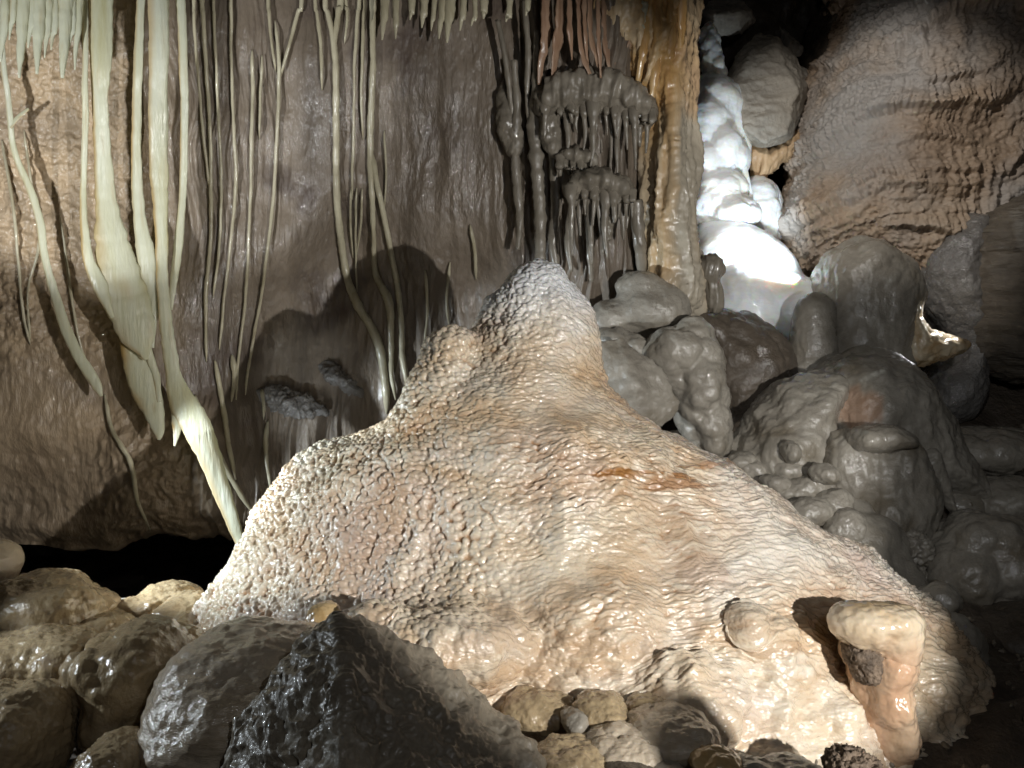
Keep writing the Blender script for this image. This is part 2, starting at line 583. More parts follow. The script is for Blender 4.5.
M['white'] = mat('white_flowstone', [(0.36, (0.74, 0.72, 0.62)), (0.5, (0.84, 0.86, 0.86)), (0.75, (0.88, 0.92, 0.95))], 3.5, (1, 1, 2.0), (0.25, 0.45),
                 ((40, 0.25, 0.01),), sss=0.4, sssr=(0.05,), coat=0.2)
M['tanwall'] = mat('tan_rippled_flowstone', [(0.3, (0.30, 0.215, 0.15)), (0.5, (0.43, 0.32, 0.225)), (0.72, (0.54, 0.43, 0.32))], 1.8, (1, 1, 1.4), (0.45, 0.7),
                   ((45, 0.6, 0.012), (120, 0.4, 0.005)), spots=(1.2, 0.5, 0.64, (0.42, 0.39, 0.36)))
M['block'] = mat('grey_limestone', [(0.3, (0.25, 0.225, 0.19)), (0.55, (0.37, 0.335, 0.28)), (0.75, (0.46, 0.41, 0.34))], 4.0, (1, 1, 1), (0.5, 0.75), ((40, 0.6, 0.012), (140, 0.4, 0.004)))
M['tanflange'] = mat('tan_flowstone_skirt', [(0.3, (0.36, 0.22, 0.11)), (0.6, (0.55, 0.38, 0.22))], 7.0, (1, 1, 0.4), (0.4, 0.6), ((60, 0.5, 0.008),))
M['grey'] = mat('grey_beige_flowstone', [(0.3, (0.22, 0.196, 0.16)), (0.55, (0.33, 0.30, 0.25)), (0.75, (0.42, 0.385, 0.325))], 3.4, (1, 1, 1), (0.2, 0.45),
                ((30, 0.4, 0.012), (140, 0.55, 0.004)), coat=0.4, attr='pink', attr_col=(0.46, 0.27, 0.17), spots=(6, 0.54, 0.70, (0.20, 0.17, 0.125)))
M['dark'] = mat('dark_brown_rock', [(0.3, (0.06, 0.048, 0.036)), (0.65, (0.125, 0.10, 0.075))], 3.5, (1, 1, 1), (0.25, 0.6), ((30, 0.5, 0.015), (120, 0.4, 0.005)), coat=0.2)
M['boulder'] = mat('wet_brown_flowstone', [(0.3, (0.27, 0.195, 0.11)), (0.52, (0.42, 0.32, 0.19)), (0.75, (0.52, 0.42, 0.28))], 3.0, (1, 1, 1), (0.14, 0.36),
                   ((36, 0.4, 0.012), (130, 0.55, 0.004)), coat=0.6, sss=0.08, sssr=(0.02,), spots=(11, 0.56, 0.72, (0.23, 0.17, 0.11)))
M['pale'] = mat('pale_flowstone_boulder', [(0.3, (0.42, 0.34, 0.24)), (0.55, (0.55, 0.46, 0.35)), (0.75, (0.64, 0.56, 0.44))], 2.2, (0.7, 1, 3.4), (0.16, 0.4),
                ((22, 0.35, 0.012), (130, 0.5, 0.004)), coat=0.7, sss=0.12, sssr=(0.02,))
M['angular'] = mat('dark_wet_limestone', [(0.3, (0.16, 0.135, 0.10)), (0.55, (0.27, 0.232, 0.175)), (0.78, (0.37, 0.325, 0.25))], 5.0, (1, 1, 1), (0.28, 0.6),
                   ((40, 0.5, 0.012), (110, 0.25, 0.004)), coat=0.25, spots=(7, 0.55, 0.70, (0.20, 0.17, 0.13)))
M['stubcap'] = mat('cream_stub_cap', [(0.3, (0.55, 0.40, 0.24)), (0.6, (0.72, 0.62, 0.47))], 5.0, (1, 1, 1), (0.12, 0.35), ((60, 0.3, 0.006),), sss=0.15, sssr=(0.012,), coat=0.7, attr='orange', attr_col=(0.55, 0.35, 0.22), attr2='top', attr2_col=(0.40, 0.28, 0.14))
M['crumb'] = mat('crumbly_dark_patch', [(0.3, (0.07, 0.05, 0.035)), (0.6, (0.22, 0.16, 0.11))], 30.0, (1, 1, 1), (0.6, 0.8), ((120, 0.9, 0.01),))
M['yellowknob'] = mat('yellow_brown_calcite', [(0.3, (0.42, 0.27, 0.11)), (0.6, (0.60, 0.45, 0.25))], 9.0, (1, 1, 1), (0.14, 0.36), ((70, 0.3, 0.006),), coat=0.5)
M['amber'] = mat('amber_calcite', [(0.3, (0.45, 0.27, 0.10)), (0.6, (0.72, 0.64, 0.48))], 9.0, (1, 1, 1), (0.1, 0.3), ((70, 0.5, 0.01),), coat=0.6, transl=0.2)
M['laminated'] = mat('laminated_dark_rock', [(0.3, (0.085, 0.07, 0.052)), (0.5, (0.155, 0.13, 0.10)), (0.7, (0.22, 0.185, 0.145))], 2.2, (0.5, 1, 5.0), (0.35, 0.6),
                     ((28, 0.6, 0.016), (130, 0.6, 0.005)), coat=0.15)
M['sparkle'] = mat('fine_crystal_grey_rock', [(0.3, (0.15, 0.14, 0.13)), (0.7, (0.25, 0.235, 0.215))], 3.0, (1, 1, 1), (0.15, 0.4), ((120, 0.8, 0.006), (40, 0.5, 0.012)), coat=0.8)


# ================================================================== setting
def wall_d(X, Y):
    """distance of the big back wall face at camera-frame right / up (flat parts only)"""
    d = 4.30 + 0 * X
    d = d - 0.28 * sstep(-1.0, -2.4, X)                        # comes nearer on the left
    d = d - 0.16 * sstep(0.75, 1.7, Y)                         # leans over at the top
    d = d - 0.50 * sstep(1.82, 2.12, Y)                        # and turns into the roof above
    d = d + 0.20 * sstep(0.80, 0.30, Y + 0.16 * np.sin(X * 4.1 + 1.0) + 0.07 * np.sin(X * 9.7)) * sstep(-1.42, -1.18, X) * sstep(0.35, 0.0, X) * sstep(-0.75, -0.2, Y)  # hollow
    d = d - 0.20 * np.exp(-((X + 1.5) / 0.45) ** 2 - ((Y + 0.55) / 0.30) ** 2)
    d = d + 0.16 * sstep(-0.15, -0.62, Y)                      # tucks under near the lip
    d = d - 0.14 * sstep(-0.05, 0.35, X) * sstep(0.2, 0.6, Y)  # flows on the right stand forward
    d = d + 0.6 * sstep(0.45, 0.9, X)
    return d


def wd(px, py, off=0.0):
    d = 4.2
    for _ in range(4):
        d = float(wall_d(np.array((px - 512) / FPX * d), np.array((384 - py) / FPX * d)))
    return d - off


WALL = {}


def ws(px, py, off=0.0):
    """distance of the finished wall surface behind a picture point"""
    d = 4.2
    W = WALL
    for _ in range(5):
        X, Y = (px - 512) / FPX * d, (384 - py) / FPX * d
        j = int(np.clip(np.searchsorted(W['X'], X), 3, len(W['X']) - 4))
        i = int(np.clip((W['top'] - Y) / (W['top'] - W['lip'][j]) * (W['ny'] - 1), 3, W['ny'] - 4))
        q = W['D'][i - 3:i + 4, j - 3:j + 4]; d = float(0.4 * q.mean() + 0.6 * q.min())
    return d - off


def back_wall():
    nx, ny, nb = 760, 560, 60
    lipx = np.array([-3.6, -2.4, -2.05, -1.85, -1.75, -1.62, -1.5, -1.36, -1.2, -1.0, 0.2, 1.2])
    lipy = np.array([-0.72, -0.725, -0.76, -0.77, -0.71, -0.655, -0.71, -0.69, -0.74, -0.95, -1.1, -1.1])
    X = np.linspace(-3.4, 0.92, nx)
    lip = np.interp(X, lipx, lipy)
    lip = lip + 0.012 * pn(np.stack([X * 9, 0 * X, 0 * X], 1))
    t = np.linspace(0, 1, ny)
    top = 2.15
    Y = top + (lip[None, :] - top) * t[:, None]
    XX = np.repeat(X[None, :], ny, 0)
    D = wall_d(XX, Y)
    edge = sstep(0.0, 0.16, (Y - lip[None, :]))
    D = D + 0.10 * (1 - edge) ** 2
    # underside runs back into the dark hollow
    s = np.linspace(0, 1, nb + 1)[1:]
    Yb = lip[None, :] + 0.10 * s[:, None] ** 0.7
    Db = D[-1][None, :] + 1.5 * s[:, None]
    Xb = np.repeat(X[None, :], nb, 0)
    P = np.stack([np.vstack([XX, Xb]), np.vstack([Y, Yb]), np.vstack([D, Db])], -1)
    ny2 = ny + nb
    p = P.reshape(-1, 3).astype(F32)
    x, y = p[:, 0], p[:, 1]
    # relief, positive = towards the chamber
    warp = p + 0.05 * np.stack([pn(S(p, 3)), pn(S(p, 3) + 7), pn(S(p, 3) + 13)], 1)
    r = 0.055 * fbm(S(p, 1.5), 3, 0.4) + 0.0055 * fbm(S(p, 9, 3.5, 9), 4, 0.5)
    ribs = 1 - 2.1 * np.abs(pn(S(warp, 13, 0.9, 2)))
    fine_ribs = 1 - 2.0 * np.abs(pn(S(warp, 34, 1.6, 3)))
    right = sstep(-0.15, 0.12, x) * sstep(1.0, 0.6, x)
    mid = sstep(-1.55, -1.2, x) * sstep(0.0, -0.3, x)
    r = r + right * (0.042 * ribs + 0.018 * fine_ribs) * sstep(-0.1, 0.3, y)
    r = r + mid * (0.007 * ribs + 0.006 * fine_ribs * np.clip(0.5 + pn(S(p, 2)), 0, 1))
    r = r + 0.010 * fine_ribs * sstep(-1.6, -1.45, x) * sstep(-0.95, -1.1, x) * sstep(0.3, 0.8, y)
    r = r + 0.02 * mid * pn(S(warp, 5, 1.2, 2))
    # fluted apron low on the wall beside the mound
    apron = sstep(-1.48, -1.36, x) * sstep(-0.75, -0.95, x) * sstep(0.0, -0.12, y + 0.22 * (x + 1.4) * 0)
    r = r + apron * (0.03 * ribs + 0.012 * fine_ribs + 0.02)
    # knobbly tan patch behind the left draperies
    tanp = sstep(-1.55, -1.75, x) * sstep(-0.1, 0.35, y)
    f1, f2 = worley(S(warp, 14))
    r = r + tanp * (0.022 * (0.6 - f1) + 0.016 * fbm(S(p, 22), 4, 0.6))
    # ledges and broken bands along the lower left
    low = sstep(0.0, -0.25, y) * sstep(-1.2, -1.5, x)
    band = pn(S(warp, 2.6, 6.5, 2)) + 0.5 * pn(S(warp, 6, 14, 4))
    r = r + low * (0.022 * np.abs(band) + 0.007 * ridged(S(p, 7), 3))
    lr = low * sstep(-1.95, -1.7, x)
    r = r + lr * (0.04 * np.abs(pn(S(warp, 3.5, 7, 3))) + 0.012 * ridged(S(p, 14), 3))
    r = r + 0.0024 * ridged(S(p, 24, 9, 24), 4, 0.6)
    n_back = np.zeros(ny2 * nx); n_back[ny * nx:] = 1
    WALL.update(X=X, lip=lip, top=top, ny=ny, D=(p[:, 2] - r).reshape(ny2, nx)[:ny])
    p = p.astype(np.float64)
    p[:, 2] -= r * (1 - n_back)
    p[:, 1] -= r * n_back * 0.6
    i = np.arange(ny2 - 1)[:, None] * nx; j = np.arange(nx - 1)[None, :]
    f = np.stack([i + j, i + j + 1, i + nx + j + 1, i + nx + j], -1).reshape(-1, 4)
    tan = sstep(-1.35, -1.85, x) * sstep(-0.55, 0.3, y) * (0.55 + 0.45 * np.clip(fbm(S(p, 5), 3) + 0.4, 0, 1))
    tan = tan + 0.35 * low
    link('cave_wall', p, f, M['wall'], 'brown rock wall behind the mound', kind='structure', attrs={'tan': np.clip(tan, 0, 1)}, facing=(0, 0, 1.2))


GROUND = {}


def ground():
    n = 420
    x = np.linspace(-7, 7, n); y = np.linspace(-4.5, 11, n)
    X, Y = np.meshgrid(x, y)
    p = np.stack([X.ravel(), Y.ravel(), 0 * X.ravel()], 1).astype(F32)
    X, Y = p[:, 0], p[:, 1]
    z = -0.02 + 0 * X
    z = z - 0.75 * sstep(2.7, 3.8, Y) * sstep(0.2, -0.5, X)
    z = z + 0.35 * sstep(2.8, 4.4, Y) * sstep(0.4, 1.2, X) + 0.55 * sstep(4.2, 5.6, Y) * sstep(0.3, 0.9, X)
    z = z + 0.06 * fbm(S(p, 1.7), 4) + 0.025 * fbm(S(p, 7), 4, 0.6)
    z = z + 0.715 * np.exp(-(((X - 1.06) / 0.18) ** 2 + ((Y - 0.98) / 0.17) ** 2) ** 1.6)   # unseen hump, added to cast shade over the bottom stones
    f1, _ = worley(S(p, 5.5)); z = z + 0.05 * np.clip(0.6 - f1, 0, 1)
    GROUND.update(x=x, y=y, z=z.reshape(n, n))
    w = np.stack([X, Y, z], 1).astype(np.float64)
    # to camera axes so that link() can be used
    q = w - CAMP
    v = np.stack([q @ RT, q @ UP, q @ FW], 1)
    i = np.arange(n - 1)[:, None] * n; j = np.arange(n - 1)[None, :]
    f = np.stack([i + j, i + j + 1, i + n + j + 1, i + n + j], -1).reshape(-1, 4)
    link('ground', v, f, M['floor'], 'muddy cave floor', kind='structure', facing=(0, 0, 5))


def chamber():
    nu, nv = 300, 150
    u = np.linspace(0, 2 * math.pi, nu); v = np.linspace(-0.5 * math.pi, 0.5 * math.pi, nv)
    U, V = np.meshgrid(u, v)
    d = np.stack([np.cos(V) * np.cos(U), np.cos(V) * np.sin(U), np.sin(V)], -1).reshape(-1, 3)
    p = d * np.array([5.8, 6.2, 3.0])
    r = 1 + 0.10 * fbm(S(p.astype(F32), 0.55), 5, 0.55) + 0.03 * ridged(S(p.astype(F32), 2.2), 4)
    w = p * r[:, None] + np.array([0, 3.0, 1.0])
    q = w - CAMP
    c = np.stack([q @ RT, q @ UP, q @ FW], 1)
    i = np.arange(nv - 1)[:, None] * nu; j = np.arange(nu - 1)[None, :]
    f = np.stack([i + j, i + j + 1, i + nu + j + 1, i + nu + j], -1).reshape(-1, 4)
    link('cave_ceiling', c, f, M['shell'], 'dark rock vault of the chamber', kind='structure', facing=(0, 3, 1))


back_wall(); ground(); chamber()


def gravel():
    so = Solid(2.0, 0.01).ell(512, 384, 24, 18, 0.04)
    v0, f0 = so.mesh(7.0, False, 1)
    v0 = (v0 - v0.mean(0)) / np.abs(v0 - v0.mean(0)).max()
    V, Fc = [], []
    r = np.random.RandomState(5)
    gx, gy, gz = GROUND['x'], GROUND['y'], GROUND['z']
    k = 0
    for i in range(1500):
        if i < 700:
            x, y = r.uniform(0.9, 2.6), r.uniform(2.0, 4.6)
        elif i < 1200:
            x, y = r.uniform(-1.7, 1.2), r.uniform(1.5, 2.7)
        else:
            x, y = r.uniform(-2.2, -0.6), r.uniform(2.6, 3.6)
        z = gz[np.searchsorted(gy, y), np.searchsorted(gx, x)]
        s = 0.008 + 0.030 * r.rand() ** 2.5
        q = v0 * s * r.uniform(.6, 1.2, 3) * (1 + 0.45 * pn(v0 * 1.6 + i * 3.1)[:, None] + .15 * pn(v0 * 4 + i)[:, None])
        a = r.uniform(0, 6.28); ca, sa = math.cos(a), math.sin(a)
        q = np.stack([q[:, 0] * ca - q[:, 2] * sa, q[:, 0] * sa + q[:, 2] * ca, q[:, 1]], 1) + [x, y, z + s * .3]
        V.append(q); Fc.append(f0 + k); k += len(v0)
    w = np.concatenate(V) - CAMP
    link('gravel', np.stack([w @ RT, w @ UP, w @ FW], 1), np.concatenate(Fc), M['gravel'], 'loose dark gravel between the boulders on the cave floor', 'gravel', kind='stuff')


gravel()


# ================================================================== the mound
def make_mound():
    rows = np.array([  # py, left px, right px, centre distance, depth radius front
        (263, 533, 547, 3.20, 0.02), (267, 523, 558, 3.20, 0.07), (273, 514, 567, 3.20, 0.11), (286, 503, 579, 3.20, 0.15),
        (300, 490, 591, 3.20, 0.18), (330, 477, 598, 3.19, 0.215), (360, 460, 604, 3.18, 0.25), (385, 442, 612, 3.17, 0.29),
        (410, 408, 634, 3.16, 0.34), (430, 374, 664, 3.15, 0.39), (450, 318, 700, 3.14, 0.44), (470, 291, 733, 3.13, 0.48),
        (500, 274, 772, 3.12, 0.54), (530, 256, 822, 3.10, 0.59), (560, 236, 868, 3.08, 0.64), (600, 212, 916, 3.05, 0.69),
        (640, 192, 942, 3.02, 0.73), (690, 172, 962, 3.0, 0.77), (768, 140, 985, 2.98, 0.82), (860, 105, 1010, 2.96, 0.86)], float)
    D0 = 3.1
    ys = (384 - rows[:, 0]) / FPX * D0
    xl = (rows[:, 1] - 512) / FPX * D0; xr = (rows[:, 2] - 512) / FPX * D0
    o = np.argsort(ys)
    ys, xl, xr, dc, b = ys[o], xl[o], xr[o], rows[o, 3], rows[o, 4]

    def fld(X, Y, Z):
        y = Y[:1, :, :1]
        xc = np.interp(y, ys, (xl + xr) / 2).astype(F32); a = np.interp(y, ys, (xr - xl) / 2).astype(F32)
        c = np.interp(y, ys, dc).astype(F32); bf = np.interp(y, ys, b).astype(F32)
        w = sstep(ys[-3], -0.3, y)
        ex = np.abs(X - xc) / a
        ez = (Z - c); ez = np.where(ez < 0, ez / bf, ez / np.minimum(bf, 0.55))
        q = np.sqrt(ex * ex + ez * ez)
        cap = np.maximum(Y - ys[-1], 0)
        return (q - 1) * np.minimum(a, bf) * 0.8 + cap
    so = Solid(D0, 0.05)
    so.field(fld, (xl.min(), ys.min(), 2.0), (xr.max(), ys.max(), 3.6))
    so.cone((456, 358, -0.03), (428, 440, -0.10), 25, 42)             # shoulder left of the peak
    so.ell(445, 640, 88, 36, 0.20, dz=-0.66)             # shelf above the dark boulder
    so.ell(372, 622, 18, 16, 0.06, dz=-0.72)
    so.ell(600, 640, 60, 60, 0.16, dz=-0.60)
    so.ell(764, 642, 24, 18, 0.05, dz=-0.60)             # bump with a brown underside
    so.cone((752, 630, -0.64), (890, 810, -0.60), 13, 42).ell(752, 623, 8, 8, 0.025, dz=-0.69)
    so.ell(680, 700, 60, 36, 0.12, dz=-0.74)
    v, f = so.mesh(2.3, sub=True, sm=2)
    n = vnormals(v, f)
    if ((v - v.mean(0)) * n).sum() < 0:
        n = -n
    p = v.astype(F32)
    px = 512 + p[:, 0] / p[:, 2] * FPX; py = 384 - p[:, 1] / p[:, 2] * FPX
    # large swells and runnels
    big = 0.030 * fbm(S(p, 2.3), 3) + 0.012 * fbm(S(p, 7), 3)
    # micro-terraces across the direction of flow: rows of small overlapping scales
    q = p[:, 1] + 0.75 * p[:, 2] - 0.12 * p[:, 0]
    w = 0.05 * pn(S(p, 3.5)) + 0.016 * pn(S(p, 11)) + 0.006 * pn(S(p, 30))
    sx = 46 - 16 * sstep(560, 800, px)
    cw = np.stack([p[:, 0] * sx + 0.9 * pn(S(p, 14)), (q + w) * 76, p[:, 2] * 18], 1)
    f1, f2 = worley(cw)
    scale_ = np.clip(1 - 1.3 * f1 * f1, 0, 1) ** 0.85
    seam = np.clip((f2 - f1) * 2.6, 0, 1)
    tq = (q + w) * 40
    ph = tq + 0.9 * pn(np.stack([p[:, 0] * 26, p[:, 2] * 10, tq * 0.5], 1))
    fr = ph - np.floor(ph)
    saw = np.where(fr < 0.72, fr / 0.72, (1 - fr) / 0.28)
    amp = np.clip(0.5 + 0.9 * pn(np.stack([p[:, 0] * 13, p[:, 2] * 7, np.floor(ph) * 1.7], 1)), 0.0, 1.2)
    ripple = saw * amp
    cell = np.stack([p[:, 0] * 50, q * 90, p[:, 2] * 30], 1)
    g = pn(cell) * 0.6 + pn(cell * 2.1) * 0.35
    # knobbly coral on the left and the peak
    f1, f2 = worley(S(p, 60) + 0.5 * np.stack([pn(S(p, 25)), pn(S(p, 25) + 5), pn(S(p, 25) + 9)], 1))
    pop = np.clip(1 - 1.5 * f1 * f1, 0, 1) ** 0.8
    f1b, _ = worley(S(p, 19) + 3.3)
    pop2 = np.clip(1 - 1.5 * f1b * f1b, 0, 1) ** 0.8
    f1c, _ = worley(S(p, 11) + 7.3)
    pop3 = np.clip(1 - f1c * f1c * 1.8, 0, 1)
    kl = sstep(560, 430, px + 60 * pn(S(p, 2.2)) + 0.18 * (py - 400))          # 1 on the left flank
    low = sstep(590, 690, py + 30 * pn(S(p, 4)))                           # wet, lobed foot
    peak = sstep(345, 300, py) * (1 - kl)
    mod = np.clip(0.85 + 0.9 * pn(S(p, 2.9) + 21), 0.25, 1.25)
    run = 1 - 2 * np.abs(pn(np.stack([p[:, 0] * 5.5 + 0.6 * pn(S(p, 3)), q * 1.1, p[:, 2] * 1.5], 1)))
    big = big + 0.016 * run * sstep(380, 520, py)
    r = big + mod * (1 - kl) * (1 - 0.25 * low) * (0.0080 * ripple + 0.0115 * scale_ + 0.002 * g) + kl * (0.0155 * pop + 0.006 * pop2 + 0.001 * g)
    r = r + peak * 0.003 * pop + low * (0.012 * pop2 + 0.018 * pop3 + 0.018 * fbm(S(p, 7), 3)) * (1 - kl)
    v2 = v + n * r[:, None]
    # mineral colour: brown in the grooves between terraces, and a few long stains
    groove = np.maximum(np.clip(1 - ripple * 2.0, 0, 1) * 0.6, np.clip(1 - scale_ * 1.75, 0, 1)) * np.clip(0.66 + 0.9 * pn(S(p, 2.7)) + .5 * pn(S(p, 9)), 0, 1) * (1 - kl) * (1 - 0.5 * low)
    pits = kl * np.clip((0.62 - pop) * 1.8, 0, 1) * np.clip(0.5 + 1.2 * pn(S(p, 3.6)), 0, 1) * 0.85
    def spot(x0, y0, rx, ry, k=0.3):
        e = ((px - x0) / rx) ** 2 + ((py - y0) / ry) ** 2 + k * fbm(S(p, 9), 3) * 1.6
        return sstep(1.1, 0.5, e)
    st = np.maximum(groove * 0.85, pits)
    for (a, b_, c, d, s) in ((640, 481, 62, 5, 1.0), (668, 489, 58, 5, 0.9), (712, 468, 38, 4, 0.9), (700, 572, 28, 24, 0.55), (575, 400, 75, 60, 0.26), (545, 650, 130, 50, 0.42), (660, 610, 90, 50, .34), (545, 385, 45, 70, .30), (300, 520, 60, 60, .22), (440, 450, 40, 50, .35), (360, 560, 50, 60, .25), (520, 430, 60, 22, 0.2), (625, 600, 16, 26, 0.4),
                             (560, 600, 22, 20, 0.35), (545, 650, 16, 24, 0.4), (290, 480, 16, 22, 0.55), (330, 505, 22, 26, 0.4), (395, 505, 20, 40, 0.35),
                             (640, 660, 30, 18, 0.4), (770, 650, 40, 10, 0.5), (830, 640, 30, 10, 0.4), (470, 400, 25, 14, 0.25), (375, 622, 20, 14, 0.45), (560, 350, 30, 40, 0.16)):
        st = np.maximum(st, s * spot(a, b_, c, d) * np.clip(1.05 - 0.9 * scale_ * ripple + .8 * pn(S(p, 10, 26, 10)), 0.1, 1.0))
    pale = sstep(345, 280, py + 25 * pn(S(p, 6))) * 0.85 + 0.25 * sstep(640, 760, px + 60 * pn(S(p, 4))) * sstep(640, 540, py)  # cool light on the tip put into the colour; right side whiter
    link('flowstone_mound', v2, f, M['mound'], 'large cream flowstone mound with a rounded peak and rippled sides', 'flowstone mound',
         attrs={'stain': np.clip(st, 0, 1), 'pale': np.clip(pale, 0, 1)})


make_mound()


def empty(name, px, py, d, label, cat, group=None):
    o = bpy.data.objects.new(name, None); col.objects.link(o)
    o.empty_display_size = 0.05
    o.location = Vector(cam2world(cc(px, py, d)))
    tag(o, label, cat, group)
    bpy.context.view_layer.update()
    return o


# short capped stalagmite on the mound's right foot
t = empty('stub_stalagmite', 892, 760, 2.38, 'short flat capped stalagmite with an orange stem on the mound', 'stalagmite')
og = lambda v: {'orange': sstep(628, 668, 384 - v[:, 1] / v[:, 2] * FPX + 10 * pn(S(v, 22))) * (0.55 + 0.6 * np.clip(pn(S(v, 12, 5, 12)) + .3, 0, 1)), 'top': 0.8 * sstep(612, 602, 384 - v[:, 1] / v[:, 2] * FPX + 4 * pn(S(v, 30)))}
so = Solid(2.38, 0.03).ell(874, 618, 42, 16, 0.09).ell(868, 630, 35, 22, 0.08).ell(896, 640, 24, 34, 0.07)
solid('cap', so, M['stubcap'], d_smooth(0.008, 11, 0.001), parent=t, cell=1.6, attr=og)
so = Solid(2.38, 0.03).ell(892, 668, 25, 26, 0.07).ell(893, 704, 22, 24, 0.065).ell(899, 735, 19, 26, 0.06, dz=.02).cone((880, 655, 0.04), (895, 770, 0.05), 24, 17).cone((864, 650, 0.06), (884, 745, 0.07), 24, 20)
solid('stem', so, M['stubcap'], d_smooth(0.008, 12, 0.001), parent=t, cell=1.6, attr=og)
so = Solid(2.38, 0.02).ell(862, 652, 17, 14, 0.06).ell(866, 668, 13, 14, 0.06)
solid('crumbly_patch', so, M['crumb'], lambda p, n: 0.005 * ridged(S(p, 70), 3) + .004 * fbm(S(p, 40), 2), parent=t, cell=1.2)

# small knobs growing on the mound
solid('dripstone_boss', Solid(2.42, 0.01).ell(325, 618, 17, 17, 0.05).ell(318, 624, 13, 16, 0.04), M['yellowknob'], d_smooth(0.005, 16, 0.001),
      'yellow brown knob sticking up behind the dark angular boulder', 'dripstone knob', cell=1.4)

# ================================================================== foreground boulders
BG = 'rounded wet boulders heaped at the lower left'


def B(pts, D, T, label, m='boulder', rel=None, cat='boulder', group=BG, name='rounded_boulder', power=0.5, extra=None, cell=2.0, tilt=0.0, k=0.03):
    so = Solid(D, k).poly(pts, T, power=power, tilt=tilt)
    for e in (extra or []):
        so.ell(*e[:5], dz=e[5] if len(e) > 5 else 0)
    return solid(name, so, M[m], rel or (lambda p, n: d_smooth(0.011, 7)(p, n) + d_lumpy(0.012, 8)(p, n)), label, cat, group, cell=cell)


B([(-45, 605), (0, 583), (50, 574), (78, 585), (104, 602), (108, 614), (85, 634), (40, 645), (-40, 645)], 2.95, 0.20, 'tan boulder with a sloping flat top at the left edge, highest of the heap',
  extra=[(45, 604, 52, 26, 0.16, -0.06)])
B([(-45, 645), (20, 631), (60, 629), (84, 640), (96, 655), (92, 678), (60, 694), (10, 694), (-45, 694)], 2.66, 0.17, 'brown boulder with two low swells below the sloping tan boulder',
  extra=[(70, 658, 24, 24, 0.12, -0.06)])
solid('rounded_boulder', Solid(2.78).ell(72, 645, 34, 18, 0.14), M['boulder'], d_smooth(), 'small domed brown boulder tucked behind the two swelled boulder', 'boulder', BG)
B([(92, 700), (95, 655), (118, 628), (146, 619), (172, 628), (190, 650), (182, 690), (160, 735), (130, 748), (102, 742), (90, 730)], 2.42, 0.19,
  'tall upright wet boulder with knobbly glistening left side', extra=[(80, 680, 15, 30, 0.08, -0.06), (108, 725, 20, 24, 0.10, -0.10), (95, 668, 14, 22, 0.07, -0.1)],
  rel=lambda p, n: 0.012 * fbm(S(p, 7), 3) + 0.007 * np.clip(0.6 - worley(S(p, 26))[0], 0, 1) * 2)
B([(-40, 700), (18, 686), (44, 688), (62, 705), (66, 730), (52, 770), (-40, 800)], 2.24, 0.18, 'smooth domed boulder in the lower left corner')
B([(72, 775), (90, 749), (115, 738), (138, 744), (148, 762), (142, 800), (72, 800)], 2.08, 0.11, 'low pale boulder cut off by the bottom edge beside the upright boulder')
B([(113, 618), (138, 596), (164, 586), (190, 590), (198, 601), (182, 616), (140, 628)], 3.16, 0.14, 'ribbed tan boulder at the back of the heap by the black hollow',
  extra=[(142, 611, 26, 12, 0.10, -0.08)])
B([(146, 628), (165, 606), (186, 595), (208, 594), (217, 606), (202, 632), (165, 644)], 3.03, 0.13, 'reddish tan boulder touching the left foot of the mound',
  extra=[(175, 618, 24, 14, 0.08, -0.06)])
solid('rounded_boulder', Solid(3.22).ell(120, 607, 15, 8, 0.08), M['grey'], d_smooth(), 'small grey boulder peeping over the back of the heap', 'boulder', BG)
solid('rounded_boulder', Solid(2.9).ell(100, 627, 32, 15, 0.14).ell(85, 634, 22, 10, .1), M['boulder'], d_smooth(), 'flat brown boulder lying right of the sloping tan boulder', 'boulder', BG)
solid('rounded_boulder', Solid(2.86).ell(186, 632, 14, 18, 0.10), M['boulder'], d_smooth(), 'small reddish boulder below the reddish tan one by the mound', 'boulder', BG)
solid('rounded_boulder', Solid(2.62).ell(108, 645, 18, 12, 0.1), M['boulder'], d_smooth(), 'small brown boulder above the upright wet boulder', 'boulder', BG)
solid('rounded_boulder', Solid(2.5).ell(172, 640, 30, 13, 0.12), M['yellowknob'], d_smooth(), 'orange brown boulder wedged between upright boulder and pale boulder', 'boulder', BG)
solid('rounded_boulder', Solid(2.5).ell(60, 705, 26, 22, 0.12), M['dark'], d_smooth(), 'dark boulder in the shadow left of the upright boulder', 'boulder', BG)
solid('stalagmite', Solid(3.0, 0.03).ell(-4, 562, 23, 21, 0.10).cone((-8, 560, 0), (-8, 620, 0), 18, 24), M['pale'], d_smooth(0.006, 8, 0.001), 'rounded pale stalagmite tip at the left edge', 'stalagmite')

so = Solid(2.26, 0.03).poly([(152, 740), (158, 695), (176, 656), (203, 633), (250, 625), (305, 630), (345, 645), (350, 700), (335, 790), (300, 810), (160, 810)], 0.30)
so.ell(182, 748, 25, 27, 0.10, dz=-0.16).ell(225, 715, 34, 26, 0.10, dz=-0.20)
solid('rounded_boulder', so, M['pale'], lambda p, n: 0.014 * fbm(S(p, 5), 3) + 0.006 * fbm(S(p, 8, 30, 14), 3) + 0.003 * fbm(S(p, 40), 2),
      'big pale striped boulder left of the dark angular one', 'boulder', cell=2.0)

